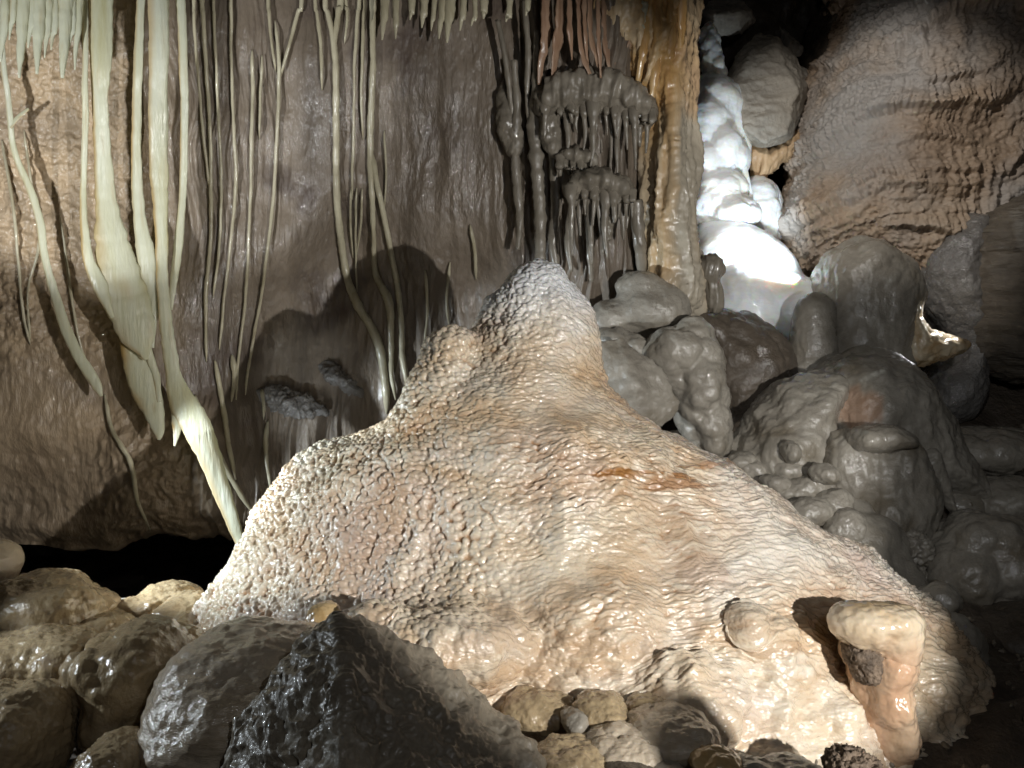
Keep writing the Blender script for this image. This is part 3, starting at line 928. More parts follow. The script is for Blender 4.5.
so = Solid(1.92, 0.015).hull([(325, 622, 0.10), (338, 621, 0.04), (366, 633, 0.08), (425, 660, 0.16), (475, 690, 0.16), (515, 726, 0.12), (545, 775, 0.02),
                              (345, 668, -0.13), (342, 780, -0.30), (352, 850, -0.32), (560, 850, -0.05), (215, 850, -0.10), (222, 775, -0.02), (240, 722, 0.02), (288, 662, 0.06),
                              (250, 800, 0.3), (400, 700, 0.36), (520, 800, 0.35), (430, 850, -0.25)])
solid('angular_boulder', so, M['angular'], lambda p, n: 0.022 * fbm(S(p, 4.5), 4) + 0.012 * ridged(S(p, 11, 16, 11) + 0.5 * pn(S(p, 6))[:, None], 3, 0.5) - 0.009 * np.clip(0.42 - worley(S(p, 24, 30, 24) + 0.6 * pn(S(p, 9))[:, None])[0], 0, 1) * 2 + 0.002 * fbm(S(p, 60), 3),
      'dark angular pitted boulder with a sharp ridge in the foreground', 'boulder', cell=1.7, sm=2)

# foot of the mound, bottom centre
PG = 'small wet stones at the foot of the mound'
for px, py, rx, ry, D, rz, m, lab in (
        (600, 708, 24, 21, 2.22, 0.07, 'boulder', 'rounded cream knob standing highest among the stones at the bottom'),
        (574, 719, 10, 13, 2.18, 0.04, 'grey', 'little grey pebble left of the cream knob'),
        (570, 755, 36, 22, 2.06, 0.10, 'boulder', 'flat brown stone right of the angular boulder at the bottom edge'),
        (624, 744, 34, 22, 2.10, 0.10, 'pale', 'tan stone with a dark broken hollow below the cream knob'),
        (668, 728, 42, 25, 2.16, 0.12, 'pale', 'broad pale lobe right of the tan stone'),
        (716, 759, 21, 14, 2.02, 0.05, 'yellowknob', 'orange rimmed oval stone at the bottom edge'),
        (632, 772, 24, 12, 2.0, 0.06, 'dark', 'dark pebble under the tan stone'),
        (664, 775, 18, 11, 2.0, 0.06, 'grey', 'grey pebble left of the orange rimmed stone'),
        (752, 772, 24, 12, 2.02, 0.06, 'grey', 'grey pebble right of the orange rimmed stone'),
        (540, 705, 34, 24, 2.30, 0.10, 'boulder', 'brown stone in the shadow behind the angular boulder'),
        (655, 702, 26, 14, 2.28, 0.08, 'boulder', 'low brown stone between the cream knob and the mound'),
        (795, 775, 30, 16, 2.04, 0.08, 'grey', 'grey knobbly stone at the bottom edge below the stub stalagmite')):
    solid('wet_stone', Solid(D, 0.02).ell(px, py + ry * .12, rx, ry * .85, rz, rot=random.uniform(-14, 14)).ell(px + rx * .4, py + ry * .35, rx * .7, ry * .6, rz * .9, dz=-.02).ell(px - rx * .45, py + ry * .3, rx * .6, ry * .55, rz * .8, dz=-.015), M[m], d_lumpy(0.010, 17) if m != 'boulder' else d_smooth(0.013, 10), lab, 'stone', PG, cell=1.5)
solid('crystal_cluster', Solid(2.04, 0.01).ell(848, 764, 18, 10, 0.05).ell(862, 770, 14, 8, 0.05), M['crumb'], lambda p, n: 0.012 * ridged(S(p, 70), 3),
      'dark crumbly crystal tuft at the bottom edge below the stub', 'crystal tuft', cell=1.2)

# ================================================================== right foreground and middle rocks
RG = 'dim boulders along the right edge'
B([(925, 565), (940, 532), (975, 514), (1015, 522), (1075, 535), (1075, 608), (990, 612), (945, 598)], 3.6, 0.22, 'round headed boulder with lobed front at the right edge', 'grey', d_lumpy(0.03, 8), group=RG,
  extra=[(965, 575, 32, 30, 0.14, -0.1), (1005, 580, 34, 28, 0.14, -0.1), (985, 540, 36, 22, 0.14, -0.06)])
for px, py, rx, ry, D, rz, m, lab in (
        (985, 452, 64, 24, 4.3, 0.25, 'grey', 'flat dim slab highest on the right slope'),
        (1010, 500, 54, 22, 4.0, 0.22, 'grey', 'flat dim slab above the round headed boulder'),
        (950, 500, 44, 18, 4.05, 0.2, 'grey', 'narrow dim slab beside the hanging fang'),
        (1030, 640, 70, 34, 3.3, 0.25, 'dark', 'dark boulder in deep shadow at the right edge'),
        (980, 705, 27, 20, 2.95, 0.1, 'grey', 'knobbly coral covered stone right of the mound'),
        (1010, 678, 18, 13, 3.0, 0.08, 'grey', 'little grey stone at the right edge above the coral covered one'),
        (1005, 748, 36, 25, 2.65, 0.12, 'pale', 'smooth oval boulder in the lower right corner'),
        (955, 660, 26, 44, 2.98, 0.1, 'grey', 'lobed grey flow along the right foot of the mound'),
        (940, 600, 18, 14, 3.1, 0.08, 'grey', 'small grey pebble by the right flank of the mound'),
        (1000, 725, 40, 12, 2.8, 0.12, 'dark', 'dark flat stone between the coral stone and the oval boulder')):
    solid('flat_slab' if 'slab' in lab else 'rounded_boulder', Solid(D).ell(px, py, rx, ry, rz), M[m], d_lumpy(0.012, 22) if 'coral' in lab else d_lumpy(0.02, 9), lab, 'slab' if 'slab' in lab else 'boulder', RG, cell=1.8)
for k, (px, py, s, lab) in enumerate(((912, 548, 12, 'crumbly dark crystal lump, larger of two beside the drip pointed formation'), (908, 575, 10, 'crumbly dark crystal lump, smaller and lower of two by the mound'))):
    solid('crystal_lump', Solid(3.55, 0.02).ell(px, py, s, s * 1.2, 0.05).ell(px + 8, py + 4, s * .7, s, .05), M['grey'], lambda p, n: 0.016 * ridged(S(p, 45), 3), lab, 'crystal lump', cell=1.3)

# formation right of the mound
FG = 'grey flowstone formation right of the mound'
so = Solid(4.5, 0.05).poly([(818, 400), (812, 310), (820, 266), (843, 244), (865, 239), (890, 249), (913, 275), (919, 302), (911, 335), (906, 400)], 0.28, Rr=0.22)
solid('dome_stalagmite', so, M['grey'], lambda p, n: d_smooth(0.02, 4)(p, n) + d_ribs(0.006, 9, 1.5)(p, n), 'tallest round topped grey stalagmite before the white cascade', 'stalagmite', FG)
so = Solid(4.36, 0.03).poly([(902, 300), (912, 284), (918, 300), (919, 318), (932, 331), (964, 341), (961, 352), (938, 360), (900, 364)], 0.12)
solid('amber_flange', so, M['amber'], d_lumpy(0.012, 30), 'glistening amber flange lit from behind beside the tallest stalagmite', 'flowstone flange')
so = Solid(4.34, 0.03).cone((815, 314, 0), (812, 390, 0), 20, 31)
solid('stub_stalagmite', so, M['grey'], d_smooth(0.010, 5), 'smooth grey stub leaning on the tallest stalagmite', 'stalagmite', FG)
so = Solid(4.1, 0.06).poly([(800, 420), (815, 376), (845, 353), (875, 350), (905, 362), (932, 400), (958, 452), (985, 495), (958, 505), (900, 490), (820, 480)], 0.36, Rr=0.26)
solid('flowstone_dome', so, M['grey'], lambda p, n: d_smooth(0.018, 5)(p, n) + d_ribs(0.008, 11, 2)(p, n), 'broad grey dome with a pink drip patch below the tallest stalagmite', 'flowstone dome', FG,
      attr=lambda v: {'pink': 0.6 * sstep(1.2, 0.4, ((512 + v[:, 0] / v[:, 2] * FPX - 858) / 30) ** 2 + ((384 - v[:, 1] / v[:, 2] * FPX - 408) / 22) ** 2 + 0.5 * pn(S(v, 30, 8, 30)))})
so = Solid(3.98, 0.05).poly([(716, 458), (742, 425), (768, 392), (800, 374), (838, 376), (840, 405), (820, 445), (815, 480), (760, 495), (722, 480)], 0.26).ell(790, 455, 34, 30, 0.14, dz=-0.16).ell(815, 440, 20, 34, .1, dz=-.16)
solid('flowstone_flank', so, M['grey'], lambda p, n: d_smooth(0.022, 6)(p, n) + d_lumpy(0.014, 7)(p, n), 'smooth lobed flank sloping left from the grey dome', 'flowstone flank', FG)
so = Solid(3.8, 0.04).poly([(822, 480), (838, 448), (860, 432), (900, 430), (922, 462), (933, 505), (915, 545), (903, 566), (885, 562), (868, 535), (846, 510)], 0.24)
so.cone((900, 530, -0.12), (888, 562, -0.10), 24, 10).ell(892, 518, 24, 22, 0.10, dz=-0.18).ell(846, 470, 26, 40, 0.14, dz=-0.08)
solid('dripping_flowstone', so, M['grey'], lambda p, n: d_smooth(0.016, 6)(p, n) + d_ribs(0.012, 12, 2)(p, n), 'hanging grey flowstone body ending in a rounded drip above the mound', 'flowstone', FG)
so = Solid(3.62, 0.02).poly([(848, 440), (856, 428), (882, 424), (906, 430), (914, 442), (905, 450), (870, 453), (852, 450)], 0.12)
solid('flat_slab', so, M['grey'], d_smooth(0.008, 9), 'flat cracked slab lying across the hanging grey flowstone', 'slab', FG)
so = Solid(3.75, 0.02).poly([(914, 470), (935, 448), (948, 478), (956, 512), (950, 512), (936, 492)], 0.05)
solid('hanging_fang', so, M['grey'], d_smooth(0.008, 9), 'thin pointed fang hanging right of the grey flowstone', 'stalactite', FG, cell=1.4)
PBG = 'pebbles cemented between the mound and the grey formation'
for px, py, rx, ry, D, lab in ((792, 470, 24, 12, 3.72, 'long pebble resting against the smooth lobed flank'), (806, 488, 32, 13, 3.66, 'broadest flat pebble of the cemented bank'),
                               (778, 484, 20, 10, 3.68, 'small pebble left of the broadest flat one'), (758, 470, 24, 11, 3.78, 'pebble at the upper left end of the bank'),
                               (742, 462, 16, 10, 3.8, 'leftmost small pebble by the black hollow'), (832, 505, 22, 16, 3.58, 'round pebble under the hanging flowstone'),
                               (812, 512, 26, 14, 3.54, 'pebble just below the broadest flat one'), (846, 530, 22, 22, 3.5, 'lowest rounded pebble above the mound edge'),
                               (790, 452, 9, 13, 3.66, 'little upright pebble at the foot of the flank'), (825, 474, 16, 11, 3.6, 'dark pebble wedged beneath the flank'),
                               (872, 560, 22, 16, 3.5, 'flat pebble beneath the rounded drip')):
    solid('cemented_pebble', Solid(D).ell(px, py, rx, ry, 0.07, rot=random.uniform(-20, 20)), M['grey'], d_smooth(0.010, 12), lab, 'pebble', PBG, cell=1.5)
# rubble bed that carries the pebbles and dims out to the right
so = Solid(3.9, 0.06).cone((745, 494, 0.0), (850, 550, -0.27), 40, 46).cone((850, 560, -0.2), (900, 640, -0.5), 50, 40)
solid('rubble_bank', so, M['grey'], d_lumpy(0.03, 9), 'grey rubble bank under the cemented pebbles', 'rubble bank', cell=3)

# boulders behind the mound
HG = 'dim boulders in the gap behind the mound'
so = Solid(4.05, 0.025).ell(640, 286, 25, 14, 0.09).ell(652, 310, 40, 27, 0.14).ell(620, 318, 22, 18, 0.1).ell(606, 322, 18, 20, .1)
solid('lobed_boulder', so, M['grey'], d_smooth(0.012, 8), 'three lobed grey boulder right of the mound peak', 'boulder', HG)
so = Solid(3.92, 0.04).poly([(640, 352), (672, 328), (698, 320), (716, 345), (724, 385), (726, 450), (700, 455), (672, 410), (650, 380)], 0.16).ell(705, 385, 16, 20, .07, dz=-.12).ell(680, 350, 26, 20, .1, dz=-.08)
solid('lobed_boulder', so, M['grey'], d_lumpy(0.03, 10), 'lumpy drip covered boulder beside the black gap', 'boulder', HG)
so = Solid(3.72, 0.02).hull([(598, 342, 0), (622, 338, 0.0), (662, 368, -0.02), (683, 402, 0), (674, 420, 0.02), (655, 432, 0), (625, 430, -0.03), (606, 395, -0.06), (640, 385, -0.1), (640, 380, 0.2), (600, 400, 0.15)])
solid('slab_boulder', so, M['grey'], d_smooth(0.012, 8), 'smooth flat faced grey slab behind the right slope of the peak', 'boulder', HG)
so = Solid(3.95, 0.03).ell(612, 345, 22, 16, .1).ell(632, 352, 24, 14, .1).ell(655, 356, 18, 16, .08)
solid('lobed_boulder', so, M['grey'], d_lumpy(0.02, 14), 'row of small rounded lumps above the flat faced slab', 'boulder', HG)
so = Solid(4.35, 0.05).poly([(676, 300), (700, 303), (724, 313), (762, 324), (786, 350), (790, 378), (776, 404), (745, 425), (716, 440), (690, 400)], 0.28)
so.ell(725, 420, 30, 40, .12)
solid('rounded_boulder', so, M['dark'], d_lumpy(0.03, 7), 'large black brown boulder below the white cascade', 'boulder', HG)
solid('rounded_boulder', Solid(4.1).ell(745, 440, 36, 24, .15).ell(700, 450, 40, 20, .15), M['dark'], d_lumpy(0.03, 7), 'low dark boulder deep in the gap behind the mound', 'boulder', HG)

# ================================================================== white cascade and the blocks above it
t = empty('flowstone_cascade', 750, 345, 5.0, 'bright white flowstone cascade pouring down between the walls', 'flowstone cascade')
so = Solid(5.1, 0.05)
so.ell(713, 102, 28, 26, 0.2, dz=.2).ell(704, 128, 28, 28, 0.2, dz=.15).ell(722, 158, 24, 26, 0.2, dz=.1).ell(702, 170, 24, 26, .2, dz=.1).ell(708, 205, 32, 34, 0.22, dz=.05)
so.ell(724, 190, 24, 14, .15).ell(731, 215, 26, 16, .2, dz=-.05).ell(758, 218, 24, 38, 0.2, dz=.25).ell(690, 150, 20, 60, .2, dz=.15).ell(738, 135, 10, 30, .1, dz=.15)
solid('upper_tier', so, M['white'], d_lumpy(0.028, 8), parent=t, cell=1.8)
so = Solid(4.95, 0.07).ell(745, 258, 58, 30, 0.24, dz=.05, rot=-28).ell(715, 270, 36, 34, .2).ell(752, 288, 72, 18, 0.30, dz=-.02, rot=-8).ell(772, 296, 54, 20, 0.32, dz=-.15, rot=-10).ell(735, 318, 62, 24, .3, dz=-.1).ell(790, 322, 44, 30, 0.3, dz=-.16)
solid('lower_tier', so, M['white'], d_smooth(0.010, 5, .0005), parent=t, cell=1.8)
so = Solid(5.25, 0.03).ell(709, 50, 9, 26, .08).ell(716, 72, 8, 22, .08)
solid('ribbon', so, M['white'], d_lumpy(0.02, 16), parent=t, cell=1.5)
for ctrl in ([(738, 138, 5.12, 6), (744, 165, 5.08, 6), (749, 192, 5.05, 7), (752, 212, 5.05, 3)], [(730, 140, 5.05, 6), (733, 165, 5.02, 5), (732, 190, 5.0, 2)]):
    sweep('drip', ctrl, M['white'], parent=t, seed=3)

UG = 'limestone blocks jammed above the white cascade'
so = Solid(5.4, 0.02).hull([(700, 14, 0), (709, 2, 0.05), (738, -2, 0.05), (751, 9, 0), (757, 21, .02), (742, 35, 0), (716, 34, 0), (704, 26, 0), (708, 16, -0.12), (742, 12, -0.14), (738, 26, -.1), (728, 16, 0.25)])
solid('limestone_block', so, M['block'], d_rough(0.012, 6), 'small tan block at the top beside the orange column', 'boulder', UG, cell=1.5)
so = Solid(5.3, 0.02).hull([(748, 42, .04), (758, 33, .04), (776, 37, .04), (796, 58, .06), (805, 84, .06), (803, 108, .06), (792, 138, 0.02), (766, 148, -.02), (742, 140, 0), (733, 112, .03), (725, 82, .06), (735, 58, 0.05),
                            (752, 48, -.06), (778, 50, -.07), (797, 92, -.16), (786, 134, -.17), (764, 143, -.18), (746, 130, -.18), (737, 92, -.12), (770, 90, .45)])
solid('limestone_block', so, M['block'], lambda p, n: 0.010 * fbm(S(p, 5), 4) + 0.008 * ridged(S(p, 9, 12, 9), 4, .55) + .003 * fbm(S(p, 45), 3), 'biggest grey block wedged right of the white cascade', 'boulder', UG, cell=1.5)
so = Solid(5.36, 0.02).poly([(742, 146), (770, 150), (798, 128), (801, 148), (786, 160), (770, 172), (757, 187), (750, 165)], 0.10, smooth=False)
solid('flowstone_skirt', so, M['tanflange'], d_ribs(0.016, 26, 5), 'tan fluted skirt under the biggest grey block', 'flowstone skirt', cell=1.5)
so = Solid(5.55, 0.02).hull([(778, 24, 0), (790, 35, 0), (804, 47, 0), (803, 56, 0), (795, 60, 0), (782, 50, 0), (790, 42, -.08), (790, 42, .1)])
solid('limestone_block', so, M['block'], d_rough(0.012, 8), 'sharp splinter block top right of the biggest block', 'boulder', UG, cell=1.5)
so = Solid(5.55, 0.02).hull([(794, 62, 0), (808, 70, 0), (812, 86, 0), (800, 92, 0), (796, 76, -.1), (796, 76, .1)])
solid('limestone_block', so, M['block'], d_rough(0.012, 8), 'small shaded block behind the biggest block on its right', 'boulder', UG, cell=1.5)
so = Solid(5.4, 0.02).hull([(722, 78, 0), (734, 76, 0), (742, 92, 0), (732, 104, 0), (724, 96, 0), (730, 88, -.1), (730, 88, .1)])
solid('limestone_block', so, M['tanflange'], d_rough(0.012, 8), 'small brown block left of the biggest block', 'boulder', UG, cell=1.5)
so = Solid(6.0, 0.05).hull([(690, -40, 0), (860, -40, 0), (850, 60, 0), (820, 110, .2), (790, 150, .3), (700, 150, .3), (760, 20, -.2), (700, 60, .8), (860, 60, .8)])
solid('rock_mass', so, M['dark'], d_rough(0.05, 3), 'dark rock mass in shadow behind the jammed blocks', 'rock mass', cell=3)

# ================================================================== right wall
so = Solid(5.4, 0.06).poly([(905, -120), (862, -30), (832, 60), (806, 108), (800, 150), (790, 185), (778, 228), (788, 262), (830, 290), (900, 335), (1010, 400), (1300, 440), (1340, 100), (1300, -160)], 0.70, Rr=0.42, power=0.5)
v, f = so.mesh(2.6, sub=True, sm=2)


def right_relief(p, n):
    warp = p + 0.09 * np.stack([pn(S(p, 1.6)), pn(S(p, 1.6) + 7), pn(S(p, 1.6) + 13)], 1)
    # overlapping scalloped ledges: swelling downwards, then cut back under
    base = warp[:, 1] - 0.22 * (warp[:, 0] - 1.6)
    jag = 0.020 * np.abs(pn(S(p, 34, 3, 20))) + 0.05 * pn(S(p, 5, 2, 4))
    out = 0
    for n_, a, o in ((2.4, 0.08, 0.0), (6.6, 0.042, 0.37), (14, 0.021, 0.7), (29, 0.010, .2)):
        ph = (-(base) - jag * (1 if n_ < 12 else 0.5)) * n_ + o + 0.35 * pn(S(p, n_ * .55) + n_)
        fr = ph - np.floor(ph)
        k = np.clip(0.45 + 0.9 * pn(np.stack([p[:, 0] * n_ * .5, np.floor(ph) * 2.3, p[:, 2]], 1)), 0.0, 1.2)
        out = out + a * k * np.where(fr < 0.86, (fr / 0.86) ** 1.6, (1 - fr) / 0.14)
        if n_ < 8:
            out = out + 0.022 * (1 if n_ < 4 else .7) * k * sstep(0.4, 0.8, fr) * (1 - 2.4 * np.abs(pn(S(warp, 46, 1.2, 30))))
    fl = 1 - 2 * np.abs(pn(S(warp, 22, 1.4, 14)))
    zone = np.clip(0.3 + 1.4 * pn(S(p, 1.9) + 4), 0, 1)
    out = out + zone * 0.030 * fl + 0.05 * fbm(S(p, 1.1), 3) + 0.008 * fbm(S(p, 14), 4, .6) + 0.010 * ridged(S(p, 26, 48, 26), 4, .6)
    return out


v = disp(v, f, right_relief)
link('flowstone_wall', v, f, M['tanwall'], 'tan wall of overlapping rippled flowstone ledges at the upper right', 'flowstone wall')
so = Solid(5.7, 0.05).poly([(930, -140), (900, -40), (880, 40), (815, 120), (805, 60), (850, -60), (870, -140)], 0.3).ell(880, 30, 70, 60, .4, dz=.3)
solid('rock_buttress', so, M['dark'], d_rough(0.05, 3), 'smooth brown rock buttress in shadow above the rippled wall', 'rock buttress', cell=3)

t = empty('rock_overhang', 980, 385, 4.75, 'dark low rock overhang with a layered face at the right edge', 'rock overhang')
so = Solid(4.75, 0.05).poly([(962, 235), (985, 208), (1030, 196), (1120, 190), (1120, 385), (1040, 378), (990, 368), (962, 352), (958, 300)], 0.34, Rr=0.22)
solid('layered_face', so, M['laminated'], lambda p, n: 0.03 * fbm(S(p, 3), 3) + 0.016 * ridged(np.stack([p[:, 0] * 3, p[:, 1] * 17 + 1.2 * p[:, 0] + 0.5 * pn(S(p, 4)), p[:, 2] * 3], 1), 3) + 0.004 * fbm(S(p, 40), 3), parent=t)
so = Solid(4.78, 0.06).poly([(918, 268), (935, 232), (962, 214), (982, 225), (984, 300), (982, 375), (975, 410), (950, 424), (920, 410), (928, 372), (946, 345), (925, 305)], 0.24)
solid('sparkling_side', so, M['sparkle'], d_smooth(0.02, 5, .003), parent=t)

# ================================================================== column and canopies right of the peak
ctr = [(572, -60), (694, -60), (689, 20), (687, 100), (690, 160), (689, 230), (697, 300), (684, 318), (662, 308), (648, 275), (640, 180), (640, 118), (612, 66), (585, 40)]
so = Solid(4.25, 0.05).poly(ctr, 0.24, Rr=0.14)
solid('flowstone_column', so, M['orange'], lambda p, n: d_ribs(0.034, 13, 1.6, .005)(p, n) + 0.012 * (1 - 2 * np.abs(pn(S(p, 34, 3, 20)))) + 0.006 * ridged(S(p, 26), 3), 'orange topped fluted flowstone column at the top centre', 'flowstone column',
      attr=lambda v: {'grey': np.clip(sstep(70, 170, 384 - v[:, 1] / v[:, 2] * FPX + 60 * pn(S(v, 4))) * (0.35 + 0.6 * sstep(-.3, .3, pn(S(v, 7, 1.5, 7)))) + .5 * sstep(670, 690, 512 + v[:, 0] / v[:, 2] * FPX), 0, 1)}, cell=1.7)
so = Solid(4.1, 0.02).ell(712, 268, 13, 13, .05).cone((712, 275, 0), (716, 305, .02), 8, 7)
solid('mushroom_dripstone', so, M['wetdrip'], d_ribs(0.008, 40, 5), 'small mushroom shaped knob at the foot of the orange column', 'dripstone knob', cell=1.3)


def canopy(poly_, D, T, drips, label, m='wetdrip'):
    base = (np.mean([q[0] for q in poly_]), max(q[1] for q in poly_))
    t = empty('dripstone_canopy', base[0], base[1], D, label, 'dripstone canopy', 'dripstone canopies between the wall and the orange column')
    solid('hood', Solid(D, 0.03).poly(poly_, T, Rr=0.06), M[m], lambda p, n: d_lumpy(0.012, 16)(p, n) + d_ribs(0.016, 22, 5)(p, n), parent=t, cell=1.6)
    fine = []
    for x, y0, y1, w in drips:
        fine += [(x, y0, y1, w * .8), (x + 4.5, y0, y0 + (y1 - y0) * random.uniform(.3, .75), w * .6)]
    for i, (x, y0, y1, w) in enumerate(fine):
        dd = D - T * (0.85 - 0.5 * ((i * 7) % 5) / 5)
        a = [(x, y0 - 6, dd + .02, w * 2.2), (x, y0 + 5, dd, w * 1.7), (x + random.uniform(-1, 1), y0 + (y1 - y0) * .25, dd + .01, w), (x + random.uniform(-2, 2), y0 + (y1 - y0) * .6, dd + .02, w * .75), (x + random.uniform(-2, 2), y1 + random.uniform(-14, 6), dd + .03, w * .3)]
        sweep('drip', a, M[m], 0.8, parent=t, seed=i + x, rough=.12)


canopy([(536, 108), (545, 88), (568, 79), (600, 77), (628, 88), (648, 106), (650, 126), (630, 124), (600, 118), (560, 118), (540, 122)], 4.12, 0.19,
       [(545, 105, 140, 8), (556, 108, 130, 7), (567, 106, 163, 9), (576, 108, 135, 6), (585, 108, 150, 7), (593, 106, 172, 9), (602, 108, 150, 6), (610, 110, 176, 7), (618, 112, 182, 8),
        (626, 112, 150, 7), (634, 112, 168, 8), (641, 116, 158, 8), (648, 116, 150, 8)], 'upper dripstone hood with a fringe of drips, beside the orange column')
canopy([(556, 160), (562, 153), (578, 152), (594, 160), (592, 170), (570, 166)], 4.10, 0.12, [(560, 162, 185, 6), (568, 163, 182, 5), (576, 164, 190, 6), (585, 165, 185, 5)],
       'smallest dripstone hood, left between the upper and lower hoods')
canopy([(566, 192), (574, 181), (592, 174), (610, 177), (626, 186), (630, 200), (620, 206), (600, 200), (578, 198)], 4.06, 0.17,
       [(571, 192, 250, 9), (580, 192, 232, 8), (590, 192, 262, 9), (599, 194, 240, 7), (606, 196, 256, 10), (614, 196, 236, 8), (622, 196, 250, 9), (628, 196, 225, 7)], 'lower dripstone hood with long drips just above the mound peak')
solid('drip_bulb', Solid(3.98, 0.02).ell(607, 226, 7, 12, .03).cone((607, 236, 0), (603, 252, 0), 4, 2), M['wetdrip'], d_smooth(0.004, 20), 'swollen drip bulb hanging among the drips of the lower hood', 'dripstone bulb', cell=1.1)

CG = 'dripstone ribs on the wall above the mound peak'
for i, (ctrl, lab) in enumerate((
        ([(536, 30, 0), (538, 80, 12), (535, 130, 16), (539, 200, 12), (541, 272, 14)], 'long knotted rib running straight down to the peak'),
        ([(514, 60, 7), (517, 110, 9), (515, 160, 9), (520, 215, 8), (518, 250, 4)], 'slim rib left of the long knotted one'),
        ([(524, 0, 6), (528, 50, 6), (527, 100, 5), (530, 130, 3)], 'short rib hanging high above the peak'),
        ([(498, 20, 5), (505, 60, 6), (512, 110, 5), (514, 150, 3)], 'slanting thin rib high on the wall, leftmost of the ribs'),
        ([(553, 150, 9), (556, 200, 10), (553, 240, 10), (558, 275, 5)], 'rib between the long knotted one and the lower hood'),
        ([(636, 200, 12), (640, 240, 12), (643, 285, 9)], 'rib at the left foot of the orange column'),
        ([(655, 150, 12), (660, 200, 14), (664, 250, 12), (668, 292, 6)], 'broad rib low on the orange column'),
        ([(572, 205, 7), (568, 240, 8), (571, 272, 4)], 'short rib low beneath the lower hood'),
        ([(588, 215, 6), (590, 250, 7), (592, 282, 4)], 'dark rib in the shadow under the lower hood'))):
    pts = [(x, y, wd(x, y, 0.10 if x < 630 else .22), max(w, 4)) for x, y, w in ctrl]
    sweep('dripstone_rib', pts, M['wetdrip'], 0.8, seed=i + 60, rough=.16, label=lab, cat='dripstone rib', group=CG)
solid('dripstone_lump', Solid(ws(508, 125, .03), 0.02).ell(508, 118, 11, 24, .06).ell(514, 140, 8, 20, .05).ell(503, 100, 6, 20, .04), M['wetdrip'], d_lumpy(0.014, 18), 'rough lump on the wall left of the knotted rib', 'dripstone lump', cell=1.5)
solid('dripstone_lump', Solid(ws(550, 130, .05), 0.02).ell(549, 124, 9, 22, .06).ell(553, 142, 7, 16, .05), M['wetdrip'], d_lumpy(0.014, 18), 'rough lump under the left end of the upper hood', 'dripstone lump', cell=1.5)

RDG = 'reddish draperies at the top of the column'
for i, (ctrl, lab) in enumerate((
        ([(578, -20, 8), (579, 20, 7), (583, 55, 7), (590, 74, 4)], 'reddish drapery ribbon, leftmost of its row over the upper hood'),
        ([(590, -20, 9), (590, 25, 8), (597, 60, 9), (602, 76, 4)], 'buff drapery ribbon second from the left over the upper hood'),
        ([(606, -20, 18), (605, 20, 17), (608, 55, 13), (612, 79, 6)], 'widest pink brown drapery over the upper hood'),
        ([(628, -20, 14), (622, 15, 9), (616, 45, 6), (615, 80, 4)], 'thin red edged drapery curving left over the upper hood'),
        ([(648, -10, 16), (634, 22, 8), (628, 48, 5)], 'short red drapery hooked against the orange column'),
        ([(562, -20, 16), (560, 20, 15), (556, 55, 10), (552, 85, 5)], 'grey brown drapery fanning out left of the reddish row'),
        ([(545, -20, 12), (546, 30, 11), (541, 62, 8), (540, 85, 4)], 'grey brown narrow drapery at the left end above the hood'))):
    sweep('hanging_drapery', [(x, -95 if y < -9 else y, wd(x, max(y, 0), 0.14) if x < 600 else 4.02, w) for x, y, w in ctrl], M['red'], 0.3, seed=i + 90, rough=.22, twist=0.5 + 0.25 * (i % 3), label=lab, cat='drapery', group=RDG)
for i, (x, y1, w, dx, lab) in enumerate(((584, 66, 5, 4, 'narrow buff blade between the two leftmost reddish ribbons'), (598, 78, 5, 3, 'narrow red blade behind the widest drapery'), (616, 70, 6, -3, 'ochre blade right of the widest drapery'),
                                         (634, 62, 7, -10, 'ochre blade curling off the orange column'), (646, 92, 9, -10, 'orange tongue hanging lowest on the left of the column'), (658, 110, 10, -8, 'orange tongue down the middle of the column'),
                                         (672, 96, 10, -6, 'golden tongue right of the middle of the column'), (683, 70, 8, -3, 'short golden tongue at the right edge of the column head'), (569, 60, 6, 3, 'thin brown blade left of the reddish ribbons'))):
    d0 = wd(x, 20, 0.15) if x < 600 else (4.02 if x < 640 else 3.99)
    sweep('hanging_drapery', [(x, -95, d0, w * 1.5), (x, 15, d0, w), (x + dx * .4, y1 * .6, d0 + .01, w), (x + dx, y1, d0 + .06, w * .4)], M['red' if x < 620 else 'orangeplain'], 0.35, seed=i + 130, rough=.25, twist=.4, label=lab, cat='drapery', group=RDG) if x < 640 else \
        sweep('hanging_drapery', [(x, -95, d0, w * 1.5), (x, 15, d0, w * 1.1), (x + dx * .4, y1 * .6, d0 + .01, w), (x + dx, y1, d0 + .06, w * .4)], M['orangeplain'], 0.6, seed=i + 130, rough=.2, twist=.2, label=lab, cat='drapery', group=RDG)
so = Solid(4.0, 0.01).ell(640, 28, 6, 9, .03).cone((644, 8, 0), (640, 30, 0), 8, 5)
solid('drip_curl', so, M['drapery'], d_smooth(0.004, 20), 'pale curled drip tip at the top of the orange column', 'stalactite', cell=1.1)

# ================================================================== draperies and straws on the left
DG = 'tall pale draperies hanging on the left'


def band_attr(o, lo=0.35, hi=0.85, seed=0.0, amt=0.8):
    me = o.data
    n = len(me.vertices)
    a = np.empty(n, F32); b = np.empty(n, F32)
    me.attributes['across'].data.foreach_get('value', a); me.attributes['along'].data.foreach_get('value', b)
    w = pn(np.stack([b * 6, a * 0.5 + seed, 0 * a], 1)) * 0.35
    k = sstep(lo, hi, a + w) * amt * np.clip(0.6 + pn(np.stack([b * 3, 0 * a + seed, 0 * a + 3], 1)), 0, 1)
    k = np.maximum(k, 0.6 * np.clip(pn(np.stack([b * 9, a * 5, 0 * a + seed + 9], 1)) - 0.25, 0, 1))
    at = me.attributes.new('band', 'FLOAT', 'POINT'); at.data.foreach_set('value', k.astype(F32))


